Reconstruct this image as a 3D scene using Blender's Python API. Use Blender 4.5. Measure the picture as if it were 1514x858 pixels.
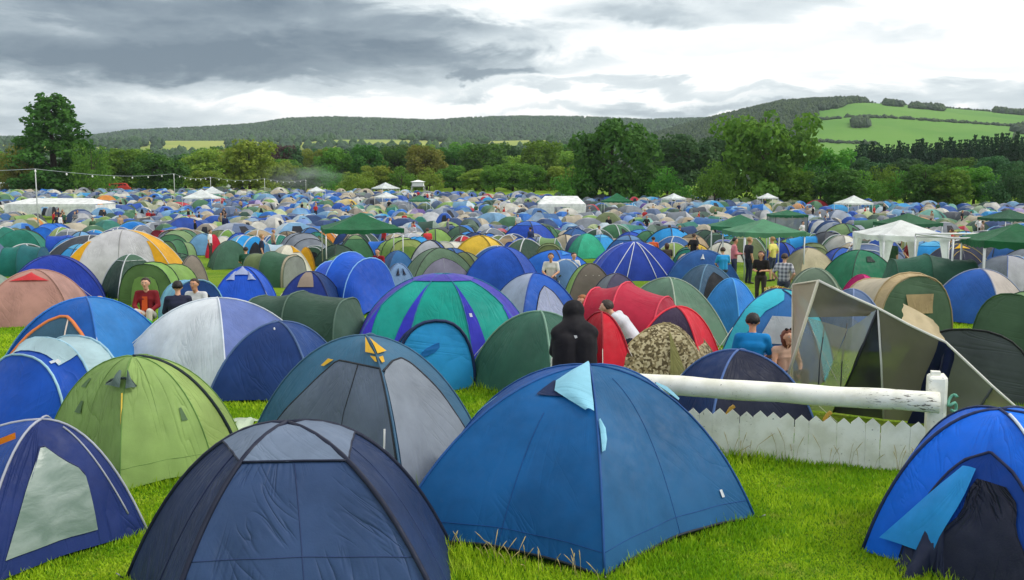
import bpy, bmesh, math, random
import numpy as np
from mathutils import Vector, Matrix

for o in list(bpy.data.objects):
    bpy.data.objects.remove(o, do_unlink=True)
SC = bpy.context.scene
COL = SC.collection
rng = np.random.default_rng(7)
random.seed(7)
PI = math.pi

# ------------------------------------------------------------------ camera
CAMH, FPX, PITCH = 3.0, 1424.0, math.atan(164.0 / 1424.0)
cam_d = bpy.data.cameras.new('camera')
cam_d.sensor_width = 36.0
cam_d.lens = FPX * 36.0 / 1514.0
cam_d.clip_start = 0.1
cam_d.clip_end = 20000
cam = bpy.data.objects.new('camera', cam_d)
cam.location = (0, 0, CAMH)
cam.rotation_euler = (PI / 2 - PITCH, 0, 0)
COL.objects.link(cam)
SC.camera = cam

# ------------------------------------------------------------------ world
SUN_EL, SUN_AZ = math.radians(46), math.radians(96)     # azimuth from +Y towards +X
W = bpy.data.worlds.new('World')
SC.world = W
W.use_nodes = True
wn, wl = W.node_tree.nodes, W.node_tree.links
wn.clear()

class NB:
    """tiny node-building helper"""
    def __init__(s, nodes, links):
        s.n, s.l = nodes, links
    def put(s, sock, v):
        if hasattr(v, 'bl_idname') and hasattr(v, 'is_output'):
            s.l.new(v, sock)
        else:
            sock.default_value = v
    def m(s, op, a, b=0.0, c=None, clamp=False):
        x = s.n.new('ShaderNodeMath'); x.operation = op; x.use_clamp = clamp
        s.put(x.inputs[0], a); s.put(x.inputs[1], b)
        if c is not None: s.put(x.inputs[2], c)
        return x.outputs[0]
    def vm(s, op, a, b=None):
        x = s.n.new('ShaderNodeVectorMath'); x.operation = op
        s.put(x.inputs[0], a)
        if b is not None: s.put(x.inputs[1], b)
        return x.outputs[0]
    def noise(s, vec, scale, detail=4, rough=.55, dist=0.0, out='Fac'):
        x = s.n.new('ShaderNodeTexNoise')
        if vec is not None: s.put(x.inputs['Vector'], vec)
        x.inputs['Scale'].default_value = scale; x.inputs['Detail'].default_value = detail
        x.inputs['Roughness'].default_value = rough; x.inputs['Distortion'].default_value = dist
        return x.outputs[out]
    def mr(s, v, a, b, c=0.0, d=1.0, smooth=True):
        x = s.n.new('ShaderNodeMapRange')
        x.interpolation_type = 'SMOOTHSTEP' if smooth else 'LINEAR'
        s.put(x.inputs['Value'], v)
        x.inputs['From Min'].default_value = a; x.inputs['From Max'].default_value = b
        x.inputs['To Min'].default_value = c; x.inputs['To Max'].default_value = d
        return x.outputs[0]
    def mix(s, f, a, b, mode='MIX'):
        x = s.n.new('ShaderNodeMix'); x.data_type = 'RGBA'; x.blend_type = mode
        s.put(x.inputs[0], f); s.put(x.inputs[6], a); s.put(x.inputs[7], b)
        return x.outputs[2]
    def sep(s, v):
        x = s.n.new('ShaderNodeSeparateXYZ'); s.put(x.inputs[0], v); return x.outputs
    def comb(s, a, b, c):
        x = s.n.new('ShaderNodeCombineXYZ')
        for i, v in enumerate((a, b, c)): s.put(x.inputs[i], v)
        return x.outputs[0]

def ray(px, py):
    rx, ry = (px - 757.0) / FPX, -(py - 429.0) / FPX
    c, s_ = math.cos(PITCH), math.sin(PITCH)
    return np.array([rx, c + ry * s_, -s_ + ry * c])
# the field dips gently away from the camera and rises again to the wood
GK = np.array([(-50, 0), (14, 0), (24, -.35), (38, -1.0), (60, -1.55), (90, -1.95), (115, -1.9), (150, -1.25), (185, -.4), (215, 0), (260, 0), (9000, 0)], float)
def gz(y):
    y = np.asarray(y, float)
    w = np.clip(y * .08, .5, 8.0)
    return (np.interp(y - w, GK[:, 0], GK[:, 1]) + 2 * np.interp(y, GK[:, 0], GK[:, 1]) + np.interp(y + w, GK[:, 0], GK[:, 1])) / 4
_TS = np.concatenate([np.arange(2, 60, .02), np.arange(60, 400, .1)])
def G(px, py, z=0.0):
    d = ray(px, py); d = d / d[1]
    h = CAMH + d[2] * _TS - gz(_TS) - z
    k = np.argmax(h <= 0)
    if k == 0: k = len(_TS) - 1
    t = _TS[k - 1] + (_TS[k] - _TS[k - 1]) * h[k - 1] / max(h[k - 1] - h[k], 1e-9)
    return np.array([d[0] * t, t])
def P(px, py, Y):
    d = ray(px, py); t = Y / d[1]
    return np.array([d[0] * t, Y, CAMH + d[2] * t])
def proj(p):
    c, s_ = math.cos(PITCH), math.sin(PITCH)
    x, y, z = p[0], p[1], p[2] - CAMH
    f = y * c - z * s_; u = y * s_ + z * c
    return (757 + FPX * x / f, 429 - FPX * u / f)
def azel(px, py):
    d = ray(px, py); d = d / np.linalg.norm(d)
    return math.atan2(d[0], d[1]), math.asin(d[2])

def build_world():
    b = NB(wn, wl)
    out = wn.new('ShaderNodeOutputWorld')
    sky = wn.new('ShaderNodeTexSky'); sky.sky_type = 'NISHITA'; sky.sun_disc = False
    sky.sun_elevation = SUN_EL; sky.sun_rotation = SUN_AZ
    sky.air_density = 1.0; sky.dust_density = 2.0
    bg1 = wn.new('ShaderNodeBackground'); wl.new(sky.outputs[0], bg1.inputs[0]); bg1.inputs[1].default_value = 0.10
    tc = wn.new('ShaderNodeTexCoord')
    d = b.vm('NORMALIZE', tc.outputs['Generated'])
    x, y, z = b.sep(d)
    zz = b.m('ADD', b.m('MAXIMUM', z, 0.0), 0.10)
    plane = b.comb(b.m('DIVIDE', x, zz), b.m('DIVIDE', y, zz), 0.0)
    n_big = b.noise(b.vm('ADD', plane, (3.1, 7.7, 0)), 0.55, 6, .55, .3)
    n_fine = b.noise(b.vm('ADD', plane, (11.3, 2.2, 1)), 1.7, 7, .6, .4)
    dirs = b.comb(x, y, b.m('MULTIPLY', z, 3.2))
    n_edge = b.noise(dirs, 7.0, 6, .58, .6)
    n_edge2 = b.noise(b.vm('ADD', dirs, (4, 9, 2)), 20.0, 4, .6, .5)
    az = b.m('ARCTAN2', x, y)
    el = b.m('ARCSINE', z)
    # warped coordinates so the cloud banks get ragged edges
    wz = b.m('MULTIPLY', b.m('SUBTRACT', n_edge, .5), .26)
    wz2 = b.m('MULTIPLY', b.m('SUBTRACT', n_edge2, .5), .07)
    w_el = b.m('MULTIPLY', b.m('ADD', wz, wz2), .26)
    azw = b.m('ADD', az, b.m('ADD', wz, wz2)); elw = b.m('ADD', el, w_el)
    # broad brightness: brighter towards the hidden sun, darker away from it
    sd = (math.sin(.8) * math.cos(.42), math.cos(.8) * math.cos(.42), math.sin(.42))
    dotn = wn.new('ShaderNodeVectorMath'); dotn.operation = 'DOT_PRODUCT'
    wl.new(d, dotn.inputs[0]); dotn.inputs[1].default_value = sd
    sunny = b.mr(dotn.outputs['Value'], -.3, .85, 0, 1)
    dens = b.m('ADD', b.m('MULTIPLY', n_big, .62), b.m('MULTIPLY', n_fine, .30))
    dens = b.m('SUBTRACT', dens, b.m('MULTIPLY', sunny, .15))
    base = b.mr(dens, .30, .66, 0, .46)
    # the cloud banks in view (centre, half sizes, depth of grey)
    banks = [(60, 70, 330, 34, .62), (330, 25, 300, 26, .60), (470, 92, 330, 26, .62), (640, 62, 170, 26, .42),
             (735, 106, 44, 10, .34), (300, 128, 360, 15, .30), (60, 178, 260, 30, .32), (960, 131, 210, 9, .30),
             (900, 164, 150, 9, .30), (1060, 8, 190, 20, .34), (1360, 142, 240, 17, .34), (1130, 158, 190, 8, .22), (1180, 60, 260, 16, .16), (900, 30, 160, 18, .16), (1420, 95, 200, 10, .16),
             (120, -60, 500, 60, .45), (1250, -50, 300, 26, .25)]
    tot = base
    for (px, py, hx, hy, k) in banks:
        a0, e0 = azel(px, py)
        q1 = b.m('POWER', b.m('ABSOLUTE', b.m('DIVIDE', b.m('SUBTRACT', azw, a0), hx / FPX)), 2)
        q2 = b.m('POWER', b.m('ABSOLUTE', b.m('DIVIDE', b.m('SUBTRACT', elw, e0), hy / FPX)), 2)
        v = b.mr(b.m('ADD', q1, q2), 0.0, 2.3, k, 0.0)
        tot = b.m('ADD', tot, v)
    tot = b.m('DIVIDE', b.m('MULTIPLY', tot, 1.25), b.m('ADD', 1.0, b.m('MULTIPLY', tot, .42)))
    # inner texture of the banks
    tex = b.m('MULTIPLY', b.m('SUBTRACT', b.noise(b.vm('ADD', dirs, (1, 5, 8)), 9, 6, .6, .25), .5), .65)
    tot = b.m('ADD', tot, b.m('MULTIPLY', tex, b.mr(tot, .05, .5, .15, 1)))
    cr = wn.new('ShaderNodeValToRGB')
    wl.new(tot, cr.inputs[0])
    e = cr.color_ramp.elements
    e[0].position = .12; e[0].color = (1.0, 1.0, .99, 1)
    e[1].position = .92; e[1].color = (.15, .20, .25, 1)
    for p_, c_ in ((.28, (.74, .80, .82, 1)), (.45, (.50, .57, .61, 1)), (.68, (.27, .33, .38, 1))):
        q = e.new(p_); q.color = c_
    bg2 = wn.new('ShaderNodeBackground'); wl.new(cr.outputs[0], bg2.inputs[0]); bg2.inputs[1].default_value = .92
    ms = wn.new('ShaderNodeMixShader'); ms.inputs[0].default_value = .93
    wl.new(bg1.outputs[0], ms.inputs[1]); wl.new(bg2.outputs[0], ms.inputs[2])
    wl.new(ms.outputs[0], out.inputs[0])
build_world()

sun_d = bpy.data.lights.new('sun', 'SUN')
sun_d.energy = 1.5; sun_d.angle = math.radians(14); sun_d.color = (1.0, .96, .89)
sun = bpy.data.objects.new('sun', sun_d)
sun.rotation_euler = (Vector((math.sin(SUN_AZ) * math.cos(SUN_EL), math.cos(SUN_AZ) * math.cos(SUN_EL), math.sin(SUN_EL)))
                      .to_track_quat('Z', 'Y').to_euler())
sun.location = (30, 20, 60)
COL.objects.link(sun)
vs = SC.view_settings
vs.view_transform = 'Standard'; vs.look = 'None'; vs.exposure = 0.38; vs.gamma = 1.0; vs.use_curve_mapping = False

# ------------------------------------------------------------------ materials
def lin(c):
    """sRGB 0-255 -> linear"""
    r = []
    for v in c[:3]:
        v = v / 255.0
        r.append(v / 12.92 if v <= .04045 else ((v + .055) / 1.055) ** 2.4)
    return tuple(r) + (1.0,)
MATS = {}
def newmat(name):
    m = bpy.data.materials.new(name); m.use_nodes = True
    n, l = m.node_tree.nodes, m.node_tree.links
    n.clear()
    out = n.new('ShaderNodeOutputMaterial')
    pr = n.new('ShaderNodeBsdfPrincipled')
    l.new(pr.outputs[0], out.inputs[0])
    return m, NB(n, l), pr, out

def fabric(c, rough=.62, trans=.22, bump=.25, pattern=None, c2=None, c3=None):
    key = ('fab', tuple(c), rough, trans, bump, pattern, c2, c3)
    if key in MATS: return MATS[key]
    m, b, pr, out = newmat('tent_fabric')
    tc = b.n.new('ShaderNodeTexCoord'); oc = tc.outputs['Object']
    base = lin(c)
    info = b.n.new('ShaderNodeObjectInfo')
    n1 = b.noise(oc, 1.6, 5, .6)
    n2 = b.noise(oc, 9.0, 4, .6)
    dk = tuple(v * .80 for v in base[:3]) + (1,)
    lt = tuple(min(1, v * 1.12 + .004) for v in base[:3]) + (1,)
    col = b.mix(b.mr(n1, .3, .7), dk, lt)
    # dust and splashes creeping over the cloth
    dirt = b.m('MULTIPLY', b.mr(n2, .62, .88), .07)
    col = b.mix(dirt, col, (.30, .28, .22, 1))
    if pattern == 'camo':
        v = b.n.new('ShaderNodeTexVoronoi'); v.inputs['Scale'].default_value = 34
        b.l.new(b.vm('ADD', oc, b.vm('MULTIPLY', b.noise(oc, 8, 3, .5, 0, 'Color'), (.05, .05, .05))), v.inputs['Vector'])
        s_ = b.sep(v.outputs['Color'])
        col = b.mix(b.mr(s_[0], .45, .5), col, lin(c2))
        col = b.mix(b.mr(s_[1], .62, .66), col, lin(c3))
    if pattern == 'check':
        w1 = b.m('GREATER_THAN', b.m('FRACT', b.m('MULTIPLY', b.sep(oc)[0], 9)), .5)
        w2 = b.m('GREATER_THAN', b.m('FRACT', b.m('MULTIPLY', b.sep(oc)[2], 9)), .5)
        col = b.mix(b.m('MULTIPLY', b.m('ADD', w1, w2), .5), col, lin(c2))
    hsv = b.n.new('ShaderNodeHueSaturation')
    b.l.new(col, hsv.inputs['Color'])
    b.l.new(b.m('ADD', b.m('MULTIPLY', info.outputs['Random'], .14), .93), hsv.inputs['Value'])
    b.l.new(hsv.outputs[0], pr.inputs['Base Color'])
    b.l.new(b.mr(n2, .3, .7, rough - .1, rough + .1), pr.inputs['Roughness'])
    pr.inputs['Specular IOR Level'].default_value = .30
    # cloth relief: tension creases running down the panels, a few diagonal pulls, soft sag and fine puckers
    uv = tc.outputs['UV']
    def ridge(vec, sc, det, dist, pw):
        n_ = b.noise(vec, sc, det, .5, dist)
        return b.m('POWER', b.m('SUBTRACT', 1.0, b.m('ABSOLUTE', b.m('SUBTRACT', b.m('MULTIPLY', n_, 2.0), 1.0))), pw)
    off_ = b.comb(b.m('MULTIPLY', info.outputs['Random'], 37.0), b.m('MULTIPLY', info.outputs['Random'], 91.0), 0.0)
    uvo = b.vm('ADD', uv, off_)
    r1 = ridge(b.vm('MULTIPLY', uvo, (3.2, .75, 1)), 1.6, 2, .7, 10)
    us = b.sep(uvo)
    dg = b.comb(b.m('ADD', us[0], b.m('MULTIPLY', us[1], .8)), b.m('MULTIPLY', b.m('SUBTRACT', us[1], b.m('MULTIPLY', us[0], .8)), 5.0), 3.0)
    r2 = ridge(dg, 1.1, 2, .6, 12)
    mk1 = b.mr(b.noise(uvo, 1.1, 2, .5), .45, .62); mk2 = b.mr(b.noise(b.vm('ADD', uvo, (7, 3, 0)), .9, 2, .5), .48, .66)
    f1 = b.noise(b.vm('MULTIPLY', oc, (1.0, 1.0, .5)), 2.6, 2, .5, .4)
    f2 = b.noise(oc, 70, 2, .5)
    hgt = b.m('ADD', b.m('MULTIPLY', b.m('MULTIPLY', r1, mk1), .30), b.m('ADD', b.m('MULTIPLY', b.m('MULTIPLY', r2, mk2), .34), b.m('ADD', b.m('MULTIPLY', f1, .55), b.m('MULTIPLY', f2, .02))))
    bp = b.n.new('ShaderNodeBump'); bp.inputs['Strength'].default_value = bump; bp.inputs['Distance'].default_value = .10
    b.l.new(hgt, bp.inputs['Height']); b.l.new(bp.outputs[0], pr.inputs['Normal'])
    if trans > 0:
        tr = b.n.new('ShaderNodeBsdfTranslucent'); b.l.new(hsv.outputs[0], tr.inputs[0])
        b.l.new(bp.outputs[0], tr.inputs['Normal'])
        ms = b.n.new('ShaderNodeMixShader'); ms.inputs[0].default_value = trans
        b.l.new(pr.outputs[0], ms.inputs[1]); b.l.new(tr.outputs[0], ms.inputs[2]); b.l.new(ms.outputs[0], out.inputs[0])
    MATS[key] = m
    return m

def netting(c, alpha):
    key = ('net', tuple(c), alpha)
    if key in MATS: return MATS[key]
    m, b, pr, out = newmat('mesh_netting')
    tc = b.n.new('ShaderNodeTexCoord'); oc = tc.outputs['Object']
    n1 = b.noise(oc, 3, 4, .6)
    base = lin(c)
    b.l.new(b.mix(n1, tuple(v * .7 for v in base[:3]) + (1,), base), pr.inputs['Base Color'])
    pr.inputs['Roughness'].default_value = .6
    tp = b.n.new('ShaderNodeBsdfTransparent')
    ms = b.n.new('ShaderNodeMixShader')
    b.l.new(b.mr(b.noise(oc, 1.7, 3, .5), .3, .7, alpha - .08, alpha + .08), ms.inputs[0])
    b.l.new(tp.outputs[0], ms.inputs[1]); b.l.new(pr.outputs[0], ms.inputs[2]); b.l.new(ms.outputs[0], out.inputs[0])
    MATS[key] = m
    return m

def plain(c, rough=.5, metal=0.0, var=.2, scale=6.0, bump=0.0):
    key = ('pl', tuple(c), rough, metal, var, scale, bump)
    if key in MATS: return MATS[key]
    m, b, pr, out = newmat('surface')
    tc = b.n.new('ShaderNodeTexCoord'); oc = tc.outputs['Object']
    base = lin(c)
    n1 = b.noise(oc, scale, 5, .6)
    col = b.mix(n1, tuple(v * (1 - var) for v in base[:3]) + (1,), tuple(min(1, v * (1 + var)) for v in base[:3]) + (1,))
    b.l.new(col, pr.inputs['Base Color'])
    pr.inputs['Roughness'].default_value = rough; pr.inputs['Metallic'].default_value = metal
    if bump:
        bp = b.n.new('ShaderNodeBump'); bp.inputs['Strength'].default_value = bump; bp.inputs['Distance'].default_value = .03
        b.l.new(b.noise(oc, scale * 3, 4, .6), bp.inputs['Height']); b.l.new(bp.outputs[0], pr.inputs['Normal'])
    MATS[key] = m
    return m

def cloth(c, pattern=None, c2=None):
    return fabric(c, .85, 0.0, .35, pattern, c2)

# ------------------------------------------------------------------ mesh helpers
def mk(name, V, F, mat, parent=None, smooth=True, fm=None):
    me = bpy.data.meshes.new(name)
    me.from_pydata([tuple(v) for v in V], [], [tuple(f) for f in F])
    mats = mat if isinstance(mat, (list, tuple)) else [mat]
    for m in mats: me.materials.append(m)
    if smooth: me.polygons.foreach_set('use_smooth', [True] * len(me.polygons))
    if fm is not None: me.polygons.foreach_set('material_index', list(fm))
    me.update()
    o = bpy.data.objects.new(name, me)
    COL.objects.link(o)
    if parent is not None: o.parent = parent
    return o

def fastmesh(name, V, F, mats, fm=None, smooth=False):
    """V (n,3), F (m,k) arrays"""
    me = bpy.data.meshes.new(name)
    V = np.asarray(V, np.float32); F = np.asarray(F, np.int32)
    k = F.shape[1]
    me.vertices.add(len(V)); me.vertices.foreach_set('co', V.ravel())
    me.loops.add(F.size); me.loops.foreach_set('vertex_index', F.ravel())
    me.polygons.add(len(F)); me.polygons.foreach_set('loop_start', np.arange(0, F.size, k, dtype=np.int32))
    for m in mats: me.materials.append(m)
    if fm is not None: me.polygons.foreach_set('material_index', np.asarray(fm, np.int32))
    me.polygons.foreach_set('use_smooth', np.full(len(F), smooth))
    me.update(calc_edges=True)
    return me

def link(name, me, parent=None):
    o = bpy.data.objects.new(name, me); COL.objects.link(o)
    if parent is not None: o.parent = parent
    return o

def tag(o, label, cat, group=None):
    o['label'] = label; o['category'] = cat
    if group: o['group'] = group
    return o

def thing(name, label, cat, loc=(0, 0, 0), rz=0.0, group=None):
    o = bpy.data.objects.new(name, None); COL.objects.link(o)
    o.location = loc; o.rotation_euler = (0, 0, rz); o.empty_display_size = .2
    return tag(o, label, cat, group)

def struct(o, kind='structure'):
    o['kind'] = kind
    return o

def tube_vf(pts, r, n=6, closed_ends=True):
    pts = np.asarray(pts, float)
    m = len(pts)
    rr = np.full(m, r) if np.isscalar(r) else np.asarray(r, float)
    tang = np.gradient(pts, axis=0)
    tang /= np.maximum(np.linalg.norm(tang, axis=1, keepdims=True), 1e-9)
    ref = np.array([0, 0, 1.0]) if abs(tang[0][2]) < .9 else np.array([1.0, 0, 0])
    a = np.cross(tang[0], ref); a /= np.linalg.norm(a)
    V = []
    for i in range(m):
        a = a - tang[i] * np.dot(a, tang[i]); a /= max(np.linalg.norm(a), 1e-9)
        bb = np.cross(tang[i], a)
        for k in range(n):
            th = 2 * PI * k / n
            V.append(pts[i] + rr[i] * (math.cos(th) * a + math.sin(th) * bb))
    F = []
    for i in range(m - 1):
        for k in range(n):
            k2 = (k + 1) % n
            F.append((i * n + k, i * n + k2, (i + 1) * n + k2, (i + 1) * n + k))
    if closed_ends:
        F.append(tuple(range(n - 1, -1, -1))); F.append(tuple((m - 1) * n + k for k in range(n)))
    return V, F
def tube(name, pts, r, mat, parent=None, n=6):
    V, F = tube_vf(pts, r, n)
    return mk(name, V, F, mat, parent)
def merge(lists):
    V, F = [], []
    for v, f in lists:
        b0 = len(V); V += list(v); F += [tuple(i + b0 for i in q) for q in f]
    return V, F
def box_vf(cx, cy, cz, sx, sy, sz, rz=0.0):
    V = []
    c, s_ = math.cos(rz), math.sin(rz)
    for z in (-.5, .5):
        for (x, y) in ((-.5, -.5), (.5, -.5), (.5, .5), (-.5, .5)):
            X, Y = x * sx, y * sy
            V.append((cx + c * X - s_ * Y, cy + s_ * X + c * Y, cz + z * sz))
    F = [(3, 2, 1, 0), (4, 5, 6, 7), (0, 1, 5, 4), (1, 2, 6, 5), (2, 3, 7, 6), (3, 0, 4, 7)]
    return V, F

# ------------------------------------------------------------------ tents
class Dome:
    """Poles arch from each corner to the apex, cloth hangs between them."""
    def __init__(s, corners, apex, H, phi=1.15, sag=.03, lift=.04, fold=.008, seed=0):
        s.c = np.asarray(corners, float); s.a = np.asarray(apex, float); s.H = H
        s.phi, s.sag, s.lift, s.fold, s.seed = phi, sag, lift, fold, seed
        s.n = len(s.c); s.caps = []
    def S(s, i, u, t):
        u = np.asarray(u, float); t = np.asarray(t, float)
        rho = np.sin(s.phi * t) / math.sin(s.phi)
        zt = (np.cos(s.phi * t) - math.cos(s.phi)) / (1 - math.cos(s.phi))
        A = s.c[i % s.n] - s.a; B = s.c[(i + 1) % s.n] - s.a
        g = 4 * u * (1 - u)
        d = A[None] * (1 - u)[:, None] + B[None] * u[:, None]
        L = np.linalg.norm(d, axis=1)
        f = s.fold * np.sin(u * 17 + s.seed * 1.7 + t * 3) * g * t ** 2 * (1.15 - t) * 3
        rad = rho * (1 - s.sag * g * t ** .7) + f / np.maximum(L, .2)
        xy = s.a[None] + d * rad[:, None]
        z = s.H * zt + s.lift * g * t ** 6
        return np.column_stack([xy, np.maximum(z, 0.0)])
    def fn(s, i): return lambda u, t: s.S(i, u, t)
    def foot(s): return s.c

class Tunnel:
    """hoops: (s, halfwidth, height) along the axis"""
    def __init__(s, org, rz, hoops, e=.82, sag=.04, seed=0):
        s.o = np.asarray(org, float); s.rz = rz; s.h = hoops; s.e = e; s.sag = sag; s.seed = seed
        s.ax = np.array([math.cos(rz), math.sin(rz)]); s.lat = np.array([-math.sin(rz), math.cos(rz)])
    def pt(s, sv, x, z):
        xy = s.o[None] + sv[:, None] * s.ax[None] + x[:, None] * s.lat[None]
        return np.column_stack([xy, z])
    def S(s, k, v, a):
        v = np.asarray(v, float); a = np.asarray(a, float)
        (s0, w0, h0), (s1, w1, h1) = s.h[k], s.h[k + 1]
        g = 4 * v * (1 - v)
        w = w0 + (w1 - w0) * v; h = (h0 + (h1 - h0) * v) - s.sag * g * min(h0, h1)
        w = w * (1 - s.sag * .6 * g)
        th = PI * a
        c_, s_ = np.cos(th), np.sin(th)
        x = -w * np.sign(c_) * np.abs(c_) ** s.e
        z = h * np.abs(s_) ** s.e
        x = x + .006 * np.sin(v * 14 + s.seed) * g * s_
        return s.pt(s0 + (s1 - s0) * v, x, z)
    def fn(s, k): return lambda v, a: s.S(k, v, a)
    def cap(s, end, bulge=.05):
        s0, w, h = s.h[end]
        sg = -1 if end == 0 else 1
        def f(a, zt):
            a = np.asarray(a, float); zt = np.asarray(zt, float)
            sn = np.clip(zt, 0, 1) ** (1 / s.e)
            hw = w * np.maximum(1 - sn ** 2, 0) ** (.5 * s.e)
            x = (a * 2 - 1) * hw
            return s.pt(s0 + sg * bulge * (1 - zt ** 2) * (1 - (a * 2 - 1) ** 2), x, zt * h)
        return f
    def foot(s):
        L = [s.o + q[0] * s.ax - q[1] * s.lat for q in s.h]
        R = [s.o + q[0] * s.ax + q[1] * s.lat for q in s.h]
        return np.array(L + R[::-1])

def surf(name, f, u0, u1, t0, t1, nu, nt, mat, parent, off=0.0, rows=None, swap=False, puff=0.0):
    """sheet of cloth over part of a tent surface; rows = [(t, uL, uR)] for shaped pieces"""
    if rows is None:
        T = np.linspace(t0, t1, nt); UL = np.full(nt, u0); UR = np.full(nt, u1)
    else:
        rows = np.asarray(rows, float)
        q = np.linspace(0, 1, nt); k = np.linspace(0, 1, len(rows))
        T, UL, UR = np.interp(q, k, rows[:, 0]), np.interp(q, k, rows[:, 1]), np.interp(q, k, rows[:, 2])
    uu = np.linspace(0, 1, nu)
    U = (UL[:, None] + (UR - UL)[:, None] * uu[None]).ravel(); TT = np.repeat(T, nu)
    p = f(U, TT)
    if off:
        e = 2e-3
        du = f(np.clip(U + e, 0, 1), TT) - f(np.clip(U - e, 0, 1), TT)
        dt = f(U, np.clip(TT + e, 0.0, 1)) - f(U, np.clip(TT - e, 0.0, 1))
        nn = np.cross(du, dt)
        ln = np.linalg.norm(nn, axis=1, keepdims=True)
        nn = nn / np.maximum(ln, 1e-12)
        cen = p.mean(0); cen[2] = -0.6
        if ref_in is not None: cen = np.array(ref_in, float)
        sg = np.sign(np.sum(nn * (p - cen), axis=1, keepdims=True)); sg[sg == 0] = 1
        pf = np.sin(PI * np.tile(uu, nt)) * np.sin(PI * np.clip(np.repeat(np.linspace(.12, 1, nt), nu), 0, .82))
        p = p + nn * sg * (off + puff * pf)[:, None]
    F = []
    for j in range(nt - 1):
        for i in range(nu - 1):
            a = j * nu + i
            F.append((a, a + 1, a + nu + 1, a + nu))
    p[:, 2] = np.maximum(p[:, 2], 0.004)
    g_ = p.reshape(nt, nu, 3)
    su = np.linalg.norm(np.diff(g_[-1], axis=0), axis=1).sum(); st = np.linalg.norm(np.diff(g_[:, nu // 2], axis=0), axis=1).sum()
    o = mk(name, p, F, mat, parent)
    me = o.data; li = np.zeros(len(me.loops), np.int32); me.loops.foreach_get('vertex_index', li)
    uvv = np.column_stack([np.tile(uu, nt) * su, np.repeat(np.linspace(0, 1, nt), nu) * st])
    if swap: uvv = uvv[:, ::-1]
    me.uv_layers.new(name='UVMap').data.foreach_set('uv', uvv[li].astype(np.float32).ravel())
    return o
ref_in = None

def seam(name, f, uv, r, mat, parent, n=14, off=0.0, sides=5):
    uv = np.asarray(uv, float)
    q = np.linspace(0, 1, n); k = np.linspace(0, 1, len(uv))
    p = f(np.interp(q, k, uv[:, 0]), np.interp(q, k, uv[:, 1]))
    p[:, 2] = np.maximum(p[:, 2] + off, .01)
    return tube(name, p, r, mat, parent, sides)

FOOT = []          # (polygon, pixel box, depth) of every tent placed
BLACK = (26, 30, 38)
def sleeve_mat(c=(34, 42, 58)): return fabric(c, .6, 0.0, .1)

TENTG = 'tents pitched across the festival field'
def tent_root(label, xy, name='dome_tent', group=TENTG):
    return thing(name, label, 'tent', (xy[0], xy[1], float(gz(xy[1]))), 0, group)
def local(o, parent):
    """make world-space geometry a child of a root that stands at its own base"""
    o.matrix_parent_inverse = Matrix.Translation(-Vector(parent.location))
    return o
_mk = mk
def mk(name, V, F, mat, parent=None, smooth=True, fm=None):
    """geometry arrives in plan coordinates with heights above the local ground; shift into the parent's space"""
    if parent is not None:
        q = parent; off = np.zeros(3)
        while q is not None:
            off = off + np.array(q.location) * (1, 1, 0); q = q.parent
        V = np.asarray([tuple(v) for v in V], float) - off[None]
    return _mk(name, V, F, mat, parent, smooth, fm)

def rect(cx, cy, w, d, rot):
    r = math.radians(rot); c, s_ = math.cos(r), math.sin(r)
    return [(cx + c * x - s_ * y, cy + s_ * x + c * y) for x, y in ((-w / 2, -d / 2), (w / 2, -d / 2), (w / 2, d / 2), (-w / 2, d / 2))]

def at_top(px, ytop, H):
    return G(px, ytop, H)

def dome_tent(label, corners, apex, H, cols, phi=1.15, sag=.03, sleeve=(34, 42, 58), cap=None, cap_t=.34, nu=9, nt=12,
              seed=0, lift=.05, sr=.016, fold=.008, name='dome_tent', door=None, vents=(), trans=.22, bump=.25):
    global ref_in
    phi = phi * .9
    D = Dome(corners, apex, H, phi, sag, lift, fold, seed)
    root = tent_root(label, apex, name)
    ref_in = (apex[0], apex[1], 0.0)
    FOOT.append((np.asarray(corners), H, apex[1]))
    t0 = cap_t if cap else 0.012
    for i in range(D.n):
        surf('panel', D.fn(i), 0, 1, t0, 1, nu, nt, fabric(cols[i % len(cols)], trans=trans, bump=bump), root)
        if sr: seam('pole_sleeve', D.fn(i), [(0, 0), (0, 1)], sr, sleeve_mat(sleeve), root, 14, .004)
        if cap:
            o = surf('roof_cap', D.fn(i), 0, 1, .0, cap_t + .02, nu, 5, fabric(cap), root, .014)
            seam('hem', D.fn(i), [(0, cap_t + .02), (1, cap_t + .02)], .01, sleeve_mat(sleeve), o, 9, .01)
        if door is not None and door.get('i', 0) == i:
            dome_door(D, root, door)
    for (i, u, t, du, dt, c) in vents:
        surf('vent', D.fn(i), 0, 1, 0, 1, 7, 6, fabric(c), root, .012, rows=[(t - dt, u - .01, u + .01), (t + dt, u - du, u + du)], puff=.05)
    return D, root

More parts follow.
